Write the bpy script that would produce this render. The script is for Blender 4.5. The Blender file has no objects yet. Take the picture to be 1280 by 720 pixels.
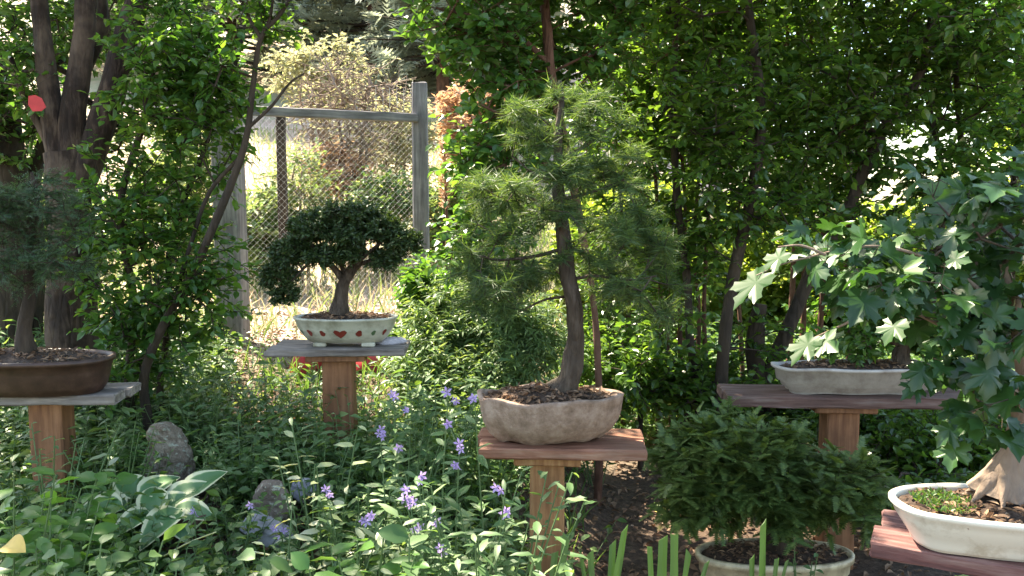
import bpy, math, random
import numpy as np
from mathutils import Vector, noise as mnoise

S = bpy.context.scene
COL = S.collection
PI = math.pi
R = math.radians

# ------------------------------------------------------------------ camera
F_PX = 1050.0
PITCH = math.atan(110 / F_PX)
CAM_Z = 1.65
cam_d = bpy.data.cameras.new('camera'); cam = bpy.data.objects.new('camera', cam_d); COL.objects.link(cam)
cam.location = (0, 0, CAM_Z); cam.rotation_euler = (PI / 2 - PITCH, 0, 0)
cam_d.sensor_width = 36; cam_d.lens = F_PX / 1280 * 36
cam_d.clip_start = 0.02; cam_d.clip_end = 800
S.camera = cam

# ------------------------------------------------------------------ light
SUN_TO = Vector((-0.42, 0.40, 0.82)).normalized()       # towards the sun: high, behind and to the left
SUN_EL = math.asin(SUN_TO.z)
w = bpy.data.worlds.new('World'); S.world = w; w.use_nodes = True
nt = w.node_tree; nt.nodes.clear()
sky = nt.nodes.new('ShaderNodeTexSky'); sky.sky_type = 'NISHITA'; sky.sun_disc = False
sky.sun_elevation = SUN_EL; sky.sun_rotation = math.atan2(SUN_TO.x, SUN_TO.y)
bgn = nt.nodes.new('ShaderNodeBackground'); bgn.inputs['Strength'].default_value = 0.13
wo = nt.nodes.new('ShaderNodeOutputWorld')
nt.links.new(sky.outputs[0], bgn.inputs[0]); nt.links.new(bgn.outputs[0], wo.inputs[0])
sd = bpy.data.lights.new('sun', 'SUN'); sd.energy = 4.4; sd.angle = R(0.5); sd.color = (1.0, 0.95, 0.86)
so = bpy.data.objects.new('sun', sd); COL.objects.link(so)
so.rotation_euler = SUN_TO.to_track_quat('Z', 'Y').to_euler(); so.location = SUN_TO * 30

vs = S.view_settings
vs.view_transform = 'Standard'; vs.look = 'None'; vs.gamma = 1; vs.use_curve_mapping = False
vs.exposure = 2.4
vs.use_white_balance = True; vs.white_balance_temperature = 7700; vs.white_balance_tint = 6
S.render.engine = 'CYCLES'
cy = S.cycles
cy.max_bounces = 7; cy.diffuse_bounces = 4; cy.glossy_bounces = 2; cy.transmission_bounces = 5; cy.transparent_max_bounces = 4
cy.sample_clamp_indirect = 6; cy.caustics_reflective = False; cy.caustics_refractive = False
cy.use_denoising = True

# ------------------------------------------------------------------ helpers
def W(px, py, Y):
    """a point of the place that the photograph shows at (px, py), Y metres ahead"""
    u = (px - 640) / F_PX; v = (360 - py) / F_PX
    c, s = math.cos(PITCH), math.sin(PITCH)
    k = Y / (c + v * s)
    return np.array([u * k, Y, CAM_Z + (-s + v * c) * k])

def ss(x, a, b):
    t = np.clip((x - a) / (b - a), 0, 1); return t * t * (3 - 2 * t)

def ground_h(x, y):
    x = np.asarray(x, float); y = np.asarray(y, float)
    left = 1 - ss(x, -0.35, 0.6)
    h = left * (0.30 * ss(y, 0.3, 2.5) + 0.33 * ss(y, 2.5, 6.0))
    rat = x / np.maximum(y, 0.5)
    hill = (1 - ss(rat, 0.12, 0.42))
    h = h + hill * (0.10 * np.clip(y - 6.3, 0, 4) + 0.36 * np.clip(y - 10, 0, 60) + 0.1 * np.clip(y - 70, 0, 40))
    h = h + 0.03 * np.sin(x * 1.7 + 0.4) * np.cos(y * 1.3) + 0.012 * np.sin(x * 5.1 + y * 3.3)
    return h

def GH(x, y): return float(ground_h(x, y))

def tag(o, label=None, cat=None, group=None, kind=None):
    if label: o['label'] = label
    if cat: o['category'] = cat
    if group: o['group'] = group
    if kind: o['kind'] = kind
    return o

def empty(name, loc, label, cat, group=None, rz=0.0):
    o = bpy.data.objects.new(name, None); COL.objects.link(o)
    o.location = tuple(float(v) for v in loc); o.rotation_euler = (0, 0, rz); o.empty_display_size = 0.1
    return tag(o, label, cat, group)

class MB:
    """collects vertices and faces; build() links them as one mesh object"""
    def __init__(s): s.v = []; s.f = []; s.n = 0; s.smooth = []; s.mi = []
    def add(s, V, Fs, smooth=True, mi=0):
        V = np.asarray(V, np.float32).reshape(-1, 3)
        if isinstance(Fs, np.ndarray):
            s.f.append(Fs.astype(np.int64) + s.n)
        else:
            by = {}
            for f in Fs: by.setdefault(len(f), []).append(f)
            for k in by: s.f.append(np.array(by[k], np.int64) + s.n)
            for k in list(by)[1:]: s.smooth.append((len(by[k]), smooth)); s.mi.append((len(by[k]), mi))
            k0 = list(by)[0]; s.smooth.insert(len(s.smooth) - (len(by) - 1), (len(by[k0]), smooth)); s.mi.insert(len(s.mi) - (len(by) - 1), (len(by[k0]), mi))
            s.v.append(V); s.n += len(V); return s
        s.smooth.append((len(Fs), smooth)); s.mi.append((len(Fs), mi))
        s.v.append(V); s.n += len(V); return s
    def build(s, name, mat, parent=None, loc=(0, 0, 0)):
        me = bpy.data.meshes.new(name)
        if s.v:
            V = np.concatenate(s.v) - np.asarray(loc, np.float32)
            me.vertices.add(len(V)); me.vertices.foreach_set('co', V.ravel())
            cnt = np.concatenate([np.full(len(f), f.shape[1]) for f in s.f])
            idx = np.concatenate([f.ravel() for f in s.f])
            st = np.concatenate([[0], np.cumsum(cnt)[:-1]])
            me.loops.add(len(idx)); me.loops.foreach_set('vertex_index', idx.astype(np.int32))
            me.polygons.add(len(cnt)); me.polygons.foreach_set('loop_start', st.astype(np.int32))
            sm = np.concatenate([np.full(c, b, bool) for c, b in s.smooth])
            me.polygons.foreach_set('use_smooth', sm)
            mi = np.concatenate([np.full(c, b, np.int32) for c, b in s.mi])
            me.polygons.foreach_set('material_index', mi)
            me.update(calc_edges=True); me.validate()
        for m in (mat if isinstance(mat, (list, tuple)) else [mat]): me.materials.append(m)
        o = bpy.data.objects.new(name, me); COL.objects.link(o)
        if parent is not None: o.parent = parent
        return o

def unit(a, axis=-1):
    return a / np.maximum(np.linalg.norm(a, axis=axis, keepdims=True), 1e-9)

def smooth_poly(pts, rad, sub=6):
    """Catmull-Rom resample of a polyline with radii"""
    P = np.asarray(pts, float); r = np.asarray(rad, float)
    Pp = np.vstack([2 * P[0] - P[1], P, 2 * P[-1] - P[-2]]); out = []; ro = []
    for i in range(len(P) - 1):
        p0, p1, p2, p3 = Pp[i], Pp[i + 1], Pp[i + 2], Pp[i + 3]
        for k in range(sub):
            t = k / sub
            out.append(0.5 * ((2 * p1) + (-p0 + p2) * t + (2 * p0 - 5 * p1 + 4 * p2 - p3) * t * t + (-p0 + 3 * p1 - 3 * p2 + p3) * t ** 3))
            ro.append(r[i] * (1 - t) + r[i + 1] * t)
    out.append(P[-1]); ro.append(r[-1])
    return np.array(out), np.array(ro)

def tube(mb, P, rad, n=10, rough=0.0, freq=12.0, seed=0, flute=0.0, cap=True):
    P = np.asarray(P, float); m = len(P)
    T = np.gradient(P, axis=0); T = unit(T)
    ref = np.array([1.0, 0.13, 0.0]);
    if abs(T[0] @ ref) > 0.9: ref = np.array([0, 1.0, 0.1])
    V = []
    Nrm = unit(ref - (ref @ T[0]) * T[0])
    for i in range(m):
        Nrm = unit(Nrm - (Nrm @ T[i]) * T[i]); B = np.cross(T[i], Nrm)
        for k in range(n):
            a = 2 * PI * k / n; d = math.cos(a) * Nrm + math.sin(a) * B
            r = rad[i]
            if flute: r *= 1 + flute * math.sin(3 * a + i * .3 + seed) + flute * .6 * math.sin(5 * a - i * .2)
            if rough:
                q = P[i] * freq + d * 1.5
                r *= 1 + rough * mnoise.noise(Vector((q[0] + seed, q[1], q[2] * .6)))
            V.append(P[i] + d * r)
    Fs = []
    for i in range(m - 1):
        for k in range(n):
            k2 = (k + 1) % n
            Fs.append((i * n + k, i * n + k2, (i + 1) * n + k2, (i + 1) * n + k))
    mb.add(V, np.array(Fs))
    if cap:
        V2 = V[-n:]; mb.add(V2, [tuple(range(n))])
    return mb

def frustums(mb, A, B, ra, rb, n=4):
    A = np.asarray(A, float); B = np.asarray(B, float); N = len(A)
    if N == 0: return mb
    d = unit(B - A); ref = np.where(np.abs(d[:, 2:3]) < 0.9, np.array([[0, 0, 1.0]]), np.array([[1.0, 0, 0]]))
    x = unit(np.cross(d, ref)); y = np.cross(d, x)
    a = np.arange(n) * 2 * PI / n
    ring = x[:, None] * np.cos(a)[None, :, None] + y[:, None] * np.sin(a)[None, :, None]
    V = np.concatenate([A[:, None] + ring * np.reshape(ra, (-1, 1, 1)), B[:, None] + ring * np.reshape(rb, (-1, 1, 1))], 1)
    k = np.arange(n); k2 = (k + 1) % n
    f = np.stack([k, k2, k2 + n, k + n], 1)
    Fs = (f[None] + (np.arange(N) * 2 * n)[:, None, None]).reshape(-1, 4)
    mb.add(V.reshape(-1, 3), Fs); return mb

# ---- leaf templates: x across, y along the leaf, z up
def T_oval(w=0.55, fold=0.12, curl=-0.1):
    V = [(0, 0, 0), (-w * .42, .3, fold), (-w * .46, .62, fold + curl * .3), (0, 1, curl), (w * .46, .62, fold + curl * .3), (w * .42, .3, fold), (0, .5, 0)]
    return np.array(V), np.array([(0, 6, 1), (1, 6, 2), (2, 6, 3), (3, 6, 4), (4, 6, 5), (5, 6, 0)])
def T_small(w=0.6, fold=0.1):
    V = [(0, 0, 0), (-w * .5, .5, fold), (0, 1, -.05), (w * .5, .5, fold)]
    return np.array(V), np.array([(0, 2, 1), (0, 3, 2)])
def T_lance(w=0.22, curl=-.2):
    V = [(0, 0, 0), (-w * .5, .35, .04), (0, .4, 0), (w * .5, .35, .04), (-w * .35, .7, curl * .3), (0, .7, curl * .4), (w * .35, .7, curl * .3), (0, 1, curl)]
    return np.array(V), np.array([(0, 2, 1), (0, 3, 2), (1, 2, 5), (1, 5, 4), (2, 3, 6), (2, 6, 5), (4, 5, 7), (5, 6, 7)])
def T_needle(w=0.05):
    return np.array([(-w / 2, 0, 0), (w / 2, 0, 0), (0, 1, 0)]), np.array([(0, 1, 2)])
def T_spray(n=7, w=0.5, nw=.09, droop=-.25):
    V = []; Fs = []
    for i in range(n):
        t = (i + .5) / n; L = w * (1 - .55 * t); z = droop * t * t
        for sx in (-1, 1):
            b = len(V)
            V += [(0, t - nw * .6, z), (0, t + nw * .6, z), (sx * L, t + .32 * L + .05, z + .05 * L - .1 * L)]
            Fs.append((b, b + 1, b + 2))
    b = len(V); V += [(-.02, 0, 0), (.02, 0, 0), (0, 1.1, droop * 1.15)]; Fs.append((b, b + 1, b + 2))
    return np.array(V), np.array(Fs)
def T_maple(curl=.16, fold=.10, tw=0.0):
    # one palmate leaf outline, five toothed lobes
    half = [(0, 0.12), (.09, .03), (.20, -.03), (.30, .05), (.44, .03), (.42, .14), (.53, .24), (.42, .30), (.35, .37), (.44, .48), (.56, .54), (.49, .62), (.50, .74), (.38, .70), (.29, .70), (.22, .64), (.20, .74), (.23, .83), (.12, .88), (0, 1.04)]
    V = [(0, .34, -.02)]
    outl = [(x, y) for x, y in half] + [(-x, y) for x, y in reversed(half[1:-1])]
    for x, y in outl:
        r = math.hypot(x, y - .34); V.append((x, y, fold * abs(x) - curl * r * r + tw * x * y + .03 * math.sin(9 * x + 5 * y)))
    n = len(outl); Fs = [(0, 1 + i, 1 + (i + 1) % n) for i in range(n)]
    return np.array(V), np.array(Fs)
def T_heart(w=.8, nseg=7):
    V = []; Fs = []
    ts = np.linspace(0, 1, nseg)
    for t in ts:
        hw = w * .5 * math.sin(PI * t ** .72) ** .8 if 0 < t < 1 else 0.0
        for k in (-1, -.78, -.4, 0, .4, .78, 1):
            V.append((hw * k, t, .16 * abs(hw * k) / w * 1.6 - .35 * t * t + .1 * t))
    for i in range(nseg - 1):
        for k in range(6):
            Fs.append((i * 7 + k, i * 7 + k + 1, (i + 1) * 7 + k + 1, (i + 1) * 7 + k))
    return np.array(V), np.array(Fs)

def T_leaf(w=.5, nseg=6, fold=.12, curl=-.25, wav=.02):
    V = []; Fs = []
    for i, t in enumerate(np.linspace(0, 1, nseg)):
        hw = w * .5 * math.sin(PI * t ** .8) ** .85 if 0 < t < 1 else 0.0
        for k in (-1, -.5, 0, .5, 1): V.append((hw * k, t, fold * abs(k) * hw * 1.5 + curl * t * t + wav * (1 if i % 2 else -1) * (abs(k) == 1)))
    for i in range(nseg - 1):
        for k in range(4): Fs.append((i * 5 + k, i * 5 + k + 1, (i + 1) * 5 + k + 1, (i + 1) * 5 + k))
    return np.array(V), np.array(Fs)

def leaves(mb, tmpl, pos, ax, up, sc, mi=0, smooth=False):
    TV, TF = tmpl; N = len(pos)
    if N == 0: return mb
    y = unit(np.asarray(ax, float)); x = unit(np.cross(y, up)); z = np.cross(x, y)
    sc = np.broadcast_to(np.asarray(sc, float), (N,)).reshape(-1, 1, 1)
    V = pos[:, None] + sc * (TV[None, :, 0:1] * x[:, None] + TV[None, :, 1:2] * y[:, None] + TV[None, :, 2:3] * z[:, None])
    Fs = (TF[None] + (np.arange(N) * len(TV))[:, None, None]).reshape(-1, TF.shape[1])
    mb.add(V.reshape(-1, 3), Fs, smooth=smooth, mi=mi); return mb

# ------------------------------------------------------------------ materials
def nmat(name):
    m = bpy.data.materials.new(name); m.use_nodes = True; n = m.node_tree; n.nodes.clear()
    out = n.nodes.new('ShaderNodeOutputMaterial'); b = n.nodes.new('ShaderNodeBsdfPrincipled')
    n.links.new(b.outputs[0], out.inputs[0]); return m, n, b, out

def ramp(n, stops):
    r = n.nodes.new('ShaderNodeValToRGB'); e = r.color_ramp.elements
    while len(e) > 1: e.remove(e[-1])
    e[0].position = stops[0][0]; e[0].color = (*stops[0][1], 1)
    for p, c in stops[1:]:
        k = e.new(p); k.color = (*c, 1)
    return r

def tex(n, scale, detail=4, rough=.55, stretch=None, kind='ShaderNodeTexNoise', coord='Object'):
    tc = n.nodes.new('ShaderNodeTexCoord'); mp = n.nodes.new('ShaderNodeMapping')
    n.links.new(tc.outputs[coord], mp.inputs[0])
    if stretch: mp.inputs['Scale'].default_value = stretch
    t = n.nodes.new(kind); t.inputs['Scale'].default_value = scale
    if kind == 'ShaderNodeTexNoise': t.inputs['Detail'].default_value = detail; t.inputs['Roughness'].default_value = rough
    n.links.new(mp.outputs[0], t.inputs[0]); return t

def bump(n, b, h, strength=.4, dist=.01):
    k = n.nodes.new('ShaderNodeBump'); k.inputs['Strength'].default_value = strength; k.inputs['Distance'].default_value = dist
    n.links.new(h, k.inputs['Height']); n.links.new(k.outputs[0], b.inputs['Normal']); return k

def leaf_mat(name, stops, rough=.42, transl=.45, tcol=None, spec=.5):
    """stops: colours met from leaf to leaf"""
    m, n, b, out = nmat(name)
    g = n.nodes.new('ShaderNodeNewGeometry')
    t = tex(n, 2.2, 3)
    mx = n.nodes.new('ShaderNodeMath'); mx.operation = 'MULTIPLY_ADD'; mx.inputs[1].default_value = .7
    n.links.new(g.outputs['Random Per Island'], mx.inputs[0])
    m2 = n.nodes.new('ShaderNodeMath'); m2.operation = 'MULTIPLY_ADD'; m2.inputs[1].default_value = .7; m2.inputs[2].default_value = -.2
    n.links.new(t.outputs[0], m2.inputs[0]); n.links.new(m2.outputs[0], mx.inputs[2])
    r = ramp(n, stops); n.links.new(mx.outputs[0], r.inputs[0])
    n.links.new(r.outputs[0], b.inputs['Base Color'])
    b.inputs['Roughness'].default_value = rough; b.inputs['Specular IOR Level'].default_value = spec
    if transl > 0:
        tr = n.nodes.new('ShaderNodeBsdfTranslucent'); ms = n.nodes.new('ShaderNodeMixShader'); ms.inputs[0].default_value = transl
        mc = n.nodes.new('ShaderNodeMix'); mc.data_type = 'RGBA'; mc.blend_type = 'MULTIPLY'; mc.inputs[0].default_value = 1
        n.links.new(r.outputs[0], mc.inputs[6]); mc.inputs[7].default_value = (*(tcol or (2.3, 2.0, .9)), 1)
        n.links.new(mc.outputs[2], tr.inputs[0])
        n.links.new(b.outputs[0], ms.inputs[1]); n.links.new(tr.outputs[0], ms.inputs[2]); n.links.new(ms.outputs[0], out.inputs[0])
    return m

def bark_mat(name, dark, mid, light, scale=14, patch=.5):
    m, n, b, out = nmat(name)
    t = tex(n, scale, 6, .65, (1, 1, .28)); t2 = tex(n, 4.5, 4, .6)
    r = ramp(n, [(.3, dark), (.5, mid), (.72, light)]); n.links.new(t.outputs[0], r.inputs[0])
    r2 = ramp(n, [(.45, (0, 0, 0)), (.68, (1, 1, 1))]); n.links.new(t2.outputs[0], r2.inputs[0])
    mx = n.nodes.new('ShaderNodeMix'); mx.data_type = 'RGBA'; n.links.new(r2.outputs[0], mx.inputs[0])
    n.links.new(r.outputs[0], mx.inputs[6]); mx.inputs[7].default_value = (*[c * patch + l * (1 - patch) for c, l in zip(mid, light)], 1)
    n.links.new(mx.outputs[2], b.inputs['Base Color']); b.inputs['Roughness'].default_value = .9
    v = tex(n, scale * 1.6, kind='ShaderNodeTexVoronoi', stretch=(1, 1, .3)); v.feature = 'DISTANCE_TO_EDGE'
    ad = n.nodes.new('ShaderNodeMath'); ad.operation = 'ADD'; n.links.new(t.outputs[0], ad.inputs[0]); n.links.new(v.outputs[0], ad.inputs[1])
    bump(n, b, ad.outputs[0], .8, .02); return m

def wood_mat(name, a, bcol, c, axis='X', rough=.75):
    m, n, b, out = nmat(name)
    st = {'X': (1.2, 14, 14), 'Z': (14, 14, 1.0)}[axis]
    t = tex(n, 3.2, 7, .62, st); t2 = tex(n, 5, 5, .6)
    r = ramp(n, [(.32, a), (.5, bcol), (.68, c)]); n.links.new(t.outputs[0], r.inputs[0])
    r2 = ramp(n, [(.42, (.45, .45, .45)), (.7, (1.1, 1.1, 1.1))]); n.links.new(t2.outputs[0], r2.inputs[0])
    mx = n.nodes.new('ShaderNodeMix'); mx.data_type = 'RGBA'; mx.blend_type = 'MULTIPLY'; mx.inputs[0].default_value = .6
    n.links.new(r.outputs[0], mx.inputs[6]); n.links.new(r2.outputs[0], mx.inputs[7])
    n.links.new(mx.outputs[2], b.inputs['Base Color']); b.inputs['Roughness'].default_value = rough
    bump(n, b, t.outputs[0], .6, .006); return m

def stone_mat(name, a, bcol, c, scale=12, rough=.85, strength=.7):
    m, n, b, out = nmat(name)
    t = tex(n, scale, 8, .7); r = ramp(n, [(.3, a), (.5, bcol), (.7, c)]); n.links.new(t.outputs[0], r.inputs[0])
    n.links.new(r.outputs[0], b.inputs['Base Color']); b.inputs['Roughness'].default_value = rough
    bump(n, b, t.outputs[0], strength, .012); return m

def glaze_mat(name, col, dirt, rough=.3, dirt_amt=.6):
    m, n, b, out = nmat(name)
    t = tex(n, 9, 7, .68); r = ramp(n, [(.35, dirt), (dirt_amt, col), (1, tuple(min(1, v * 1.08) for v in col))]); n.links.new(t.outputs[0], r.inputs[0])
    n.links.new(r.outputs[0], b.inputs['Base Color']); b.inputs['Roughness'].default_value = rough
    bump(n, b, t.outputs[0], .12, .004); return m

def flat_mat(name, col, rough=.6):
    m, n, b, out = nmat(name)
    t = tex(n, 25, 4); r = ramp(n, [(.3, tuple(v * .75 for v in col)), (.7, col)]); n.links.new(t.outputs[0], r.inputs[0])
    n.links.new(r.outputs[0], b.inputs['Base Color']); b.inputs['Roughness'].default_value = rough; return m

G = lambda r, g, b: (r, g, b)
M = dict(
    thicket=leaf_mat('thicket leaf', [(0, G(.035, .085, .022)), (.5, G(.065, .140, .032)), (1, G(.12, .21, .042))], .25, .52, spec=.8),
    tree=leaf_mat('tree leaf', [(0, G(.035, .095, .024)), (.55, G(.062, .150, .036)), (1, G(.12, .22, .05))], .32, spec=.7),
    shrub=leaf_mat('shrub leaf', [(0, G(.035, .095, .022)), (.5, G(.060, .150, .032)), (1, G(.13, .22, .045))], .33, .5, spec=.7),
    herbg=leaf_mat('fresh herb leaf', [(0, G(.045, .13, .03)), (.5, G(.075, .18, .042)), (1, G(.13, .25, .06))], .38, .45),
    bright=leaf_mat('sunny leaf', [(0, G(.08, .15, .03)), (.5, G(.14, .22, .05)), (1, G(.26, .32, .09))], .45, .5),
    maple=leaf_mat('maple leaf', [(0, G(.018, .055, .016)), (.55, G(.028, .082, .022)), (1, G(.055, .125, .030))], .34, .34, spec=.6),
    herb=leaf_mat('herb leaf', [(0, G(.045, .11, .035)), (.5, G(.08, .16, .055)), (1, G(.16, .24, .11))], .52, .4),
    herb2=leaf_mat('blue green herb', [(0, G(.060, .125, .045)), (.5, G(.095, .18, .065)), (1, G(.24, .32, .16))], .5, .35),
    lime=leaf_mat('lime leaf', [(0, G(.06, .14, .04)), (.6, G(.10, .20, .06)), (1, G(.18, .29, .10))], .4, .5),
    feather=leaf_mat('feathery bush leaf', [(0, G(.07, .14, .05)), (.55, G(.12, .20, .08)), (1, G(.24, .32, .15))], .4, .4),
    carpet=leaf_mat('ground cover leaf', [(0, G(.035, .085, .020)), (.45, G(.065, .14, .036)), (.75, G(.12, .20, .06)), (1, G(.30, .36, .20))], .4, .35),
    pale=leaf_mat('pale margined leaf', [(0, G(.22, .30, .14)), (.5, G(.38, .42, .26)), (1, G(.6, .6, .48))], .4, .35),
    pine=leaf_mat('pine needle', [(0, G(.032, .072, .028)), (.5, G(.055, .110, .040)), (1, G(.15, .22, .07))], .5, .4),
    juniper=leaf_mat('juniper scale', [(0, G(.020, .042, .013)), (.5, G(.032, .064, .018)), (1, G(.060, .10, .028))], .5, .18),
    bluejun=leaf_mat('soft juniper', [(0, G(.024, .060, .028)), (.6, G(.042, .095, .042)), (1, G(.12, .20, .11))], .5, .25),
    spruce=leaf_mat('spruce needle', [(0, G(.045, .085, .022)), (.5, G(.078, .135, .034)), (1, G(.17, .23, .065))], .5, .25),
    farpine=leaf_mat('far conifer', [(0, G(.26, .29, .23)), (.5, G(.34, .37, .30)), (1, G(.44, .46, .38))], .6, .5, (1.3, 1.3, 1.1)),  # grey green lightened in colour to stand in for distant haze
    farshrub=leaf_mat('pale hillside shrub', [(0, G(.20, .23, .14)), (.5, G(.34, .36, .25)), (1, G(.48, .46, .37))], .6, .5, (1.3, 1.2, .8)),  # dry shrub colour, bleached further to imitate glare on the slope
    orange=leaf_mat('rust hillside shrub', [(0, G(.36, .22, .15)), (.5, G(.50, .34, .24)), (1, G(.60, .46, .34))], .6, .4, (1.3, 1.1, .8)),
    straw=leaf_mat('straw grass', [(0, G(.22, .26, .14)), (.4, G(.36, .36, .25)), (.7, G(.50, .40, .33)), (1, G(.56, .49, .41))], .6, .4, (1.3, 1.2, .9)),  # straw colour lifted to stand in for the glare beyond the gateway
    grassg=leaf_mat('meadow grass', [(0, G(.10, .18, .06)), (.5, G(.17, .25, .10)), (1, G(.34, .38, .20))], .5, .45, (1.5, 1.4, .8)),
    iris=leaf_mat('iris blade', [(0, G(.10, .18, .06)), (.6, G(.14, .24, .085)), (1, G(.24, .32, .14))], .38, .4, (1.8, 1.6, .8)),
    litter=leaf_mat('dead leaf', [(0, G(.07, .040, .025)), (.45, G(.16, .09, .055)), (.8, G(.30, .19, .12)), (1, G(.48, .38, .27))], .8, .15, (1.2, 1, .8)),
    purple=leaf_mat('bellflower petal', [(0, G(.34, .23, .52)), (.6, G(.44, .33, .64)), (1, G(.60, .50, .76))], .6, .4, (1.2, 1.1, 1.2)),
    barkL=bark_mat('patchy bark', (.008, .004, .003), (.026, .013, .008), (.15, .10, .07), 15, .3),  # dark brown with pale noise patches
    barkD=bark_mat('dark bark', (.012, .008, .005), (.034, .022, .014), (.085, .058, .038), 16, .6),
    barkR=bark_mat('reddish bark', (.035, .015, .009), (.095, .042, .025), (.20, .10, .065), 16, .6),
    barkG=bark_mat('grey bonsai bark', (.020, .013, .009), (.060, .042, .030), (.15, .115, .09), 30, .6),
    barkP=bark_mat('pale maple bark', (.12, .08, .06), (.24, .17, .13), (.34, .26, .20), 12, .7),
    stem=flat_mat('green stem', (.10, .17, .06)),
    soil=stone_mat('potting soil', (.020, .012, .008), (.055, .032, .022), (.13, .085, .06), 40, .95, 1),
    cedar=wood_mat('cedar post', (.24, .10, .040), (.38, .18, .075), (.50, .28, .13), 'Z'),
    cedarD=wood_mat('brown post', (.17, .065, .030), (.27, .115, .052), (.36, .17, .085), 'Z'),
    redplank=wood_mat('red weathered plank', (.17, .065, .036), (.30, .13, .080), (.38, .23, .16)),
    darkplank=wood_mat('dark plank', (.08, .035, .028), (.15, .08, .065), (.24, .17, .15)),
    greyplank=wood_mat('grey plank', (.11, .085, .075), (.22, .185, .165), (.36, .31, .28)),
    plumplank=wood_mat('plum painted plank', (.09, .035, .034), (.17, .070, .064), (.28, .17, .15)),
    greypost=wood_mat('silvered post', (.16, .14, .15), (.30, .27, .28), (.44, .40, .40), 'Z'),
    greyrail=wood_mat('silvered rail', (.16, .14, .15), (.30, .27, .28), (.44, .40, .40), 'X'),
    potstone=stone_mat('rough clay pot', (.16, .105, .075), (.30, .205, .155), (.44, .33, .27), 22, .85, .9),
    potwhite=glaze_mat('cream glaze', (.50, .50, .42), (.24, .23, .17), .3, .58),
    potbrown=stone_mat('unglazed brown pot', (.028, .013, .009), (.052, .025, .017), (.085, .045, .032), 20, .5, .15),
    potgrey=stone_mat('grey pot', (.24, .20, .18), (.38, .34, .31), (.50, .46, .43), 14, .55, .25),
    potbuff=glaze_mat('buff glaze', (.62, .53, .36), (.25, .19, .12), .4, .55),
    potivory=glaze_mat('ivory glaze', (.74, .70, .60), (.52, .46, .36), .22, .5),
    motifred=flat_mat('red glaze motif', (.24, .040, .028), .35),
    motifgreen=flat_mat('green glaze motif', (.09, .16, .08), .3),
    red=flat_mat('red plastic', (.62, .045, .055), .45),
    stone=stone_mat('standing stone', (.11, .08, .055), (.25, .19, .14), (.52, .45, .36), 16, .85, 1),
    stoneb=stone_mat('bluish rock', (.20, .19, .22), (.34, .33, .38), (.50, .48, .55), 10),
    stonebr=stone_mat('brown rock', (.12, .085, .06), (.21, .16, .125), (.32, .26, .21), 10),
    terracotta=stone_mat('brown clay', (.06, .03, .022), (.11, .06, .045), (.17, .10, .075), 14, .8, .4),
    wire=flat_mat('galvanised wire', (.85, .85, .86), .3),
    yellow=flat_mat('yellow leaf', (.62, .42, .10), .6),
)

# ground: mulch in the beds, dry slope and meadow beyond paled to imitate glare
def ground_mat():
    m, n, b, out = nmat('ground')
    t = tex(n, 34, 8, .72); r = ramp(n, [(.28, (.022, .014, .010)), (.48, (.070, .042, .028)), (.62, (.13, .085, .058)), (.78, (.26, .19, .14))]); n.links.new(t.outputs[0], r.inputs[0])
    t2 = tex(n, .9, 5, .6); r2 = ramp(n, [(.34, (.18, .23, .10)), (.44, (.36, .33, .22)), (.54, (.50, .36, .28)), (.72, (.54, .43, .36))]); n.links.new(t2.outputs[0], r2.inputs[0])
    tc = n.nodes.new('ShaderNodeTexCoord'); sp = n.nodes.new('ShaderNodeSeparateXYZ'); n.links.new(tc.outputs['Object'], sp.inputs[0])
    def mr(inp, a, c):
        k = n.nodes.new('ShaderNodeMapRange'); k.inputs[1].default_value = a; k.inputs[2].default_value = c; n.links.new(inp, k.inputs[0]); return k
    far = mr(sp.outputs[1], 4.7, 6.2)
    mx = n.nodes.new('ShaderNodeMix'); mx.data_type = 'RGBA'; n.links.new(far.outputs[0], mx.inputs[0]); n.links.new(r.outputs[0], mx.inputs[6]); n.links.new(r2.outputs[0], mx.inputs[7])
    n.links.new(mx.outputs[2], b.inputs['Base Color']); b.inputs['Roughness'].default_value = .95
    bump(n, b, t.outputs[0], 1, .02); return m
M['ground'] = ground_mat()
for k_ in ('stone', 'stonebr'):
    n = M[k_].node_tree; b = [q for q in n.nodes if q.type == 'BSDF_PRINCIPLED'][0]; src = b.inputs['Base Color'].links[0].from_socket
    t = tex(n, 38, 5, .6); r = ramp(n, [(.55, (0, 0, 0)), (.62, (1, 1, 1))]); n.links.new(t.outputs[0], r.inputs[0])
    v = tex(n, 11, kind='ShaderNodeTexVoronoi', stretch=(1, 1, 1.8)); v.feature = 'DISTANCE_TO_EDGE'; rv = ramp(n, [(0, (.25, .25, .25)), (.05, (1, 1, 1))]); n.links.new(v.outputs[0], rv.inputs[0])
    mx = n.nodes.new('ShaderNodeMix'); mx.data_type = 'RGBA'; n.links.new(r.outputs[0], mx.inputs[0]); n.links.new(src, mx.inputs[6]); mx.inputs[7].default_value = (.42, .42, .33, 1)
    mm = n.nodes.new('ShaderNodeMix'); mm.data_type = 'RGBA'; mm.blend_type = 'MULTIPLY'; mm.inputs[0].default_value = .0; n.links.new(mx.outputs[2], mm.inputs[6]); n.links.new(rv.outputs[0], mm.inputs[7]); n.links.new(mm.outputs[2], b.inputs['Base Color'])
    bn = [q for q in n.nodes if q.type == 'BUMP'][0]; ad = n.nodes.new('ShaderNodeMath'); ad.operation = 'ADD'; n.links.new(bn.inputs['Height'].links[0].from_socket, ad.inputs[0]); n.links.new(t.outputs[0], ad.inputs[1]); n.links.new(ad.outputs[0], bn.inputs['Height']); bn.inputs['Distance'].default_value = .03

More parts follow.
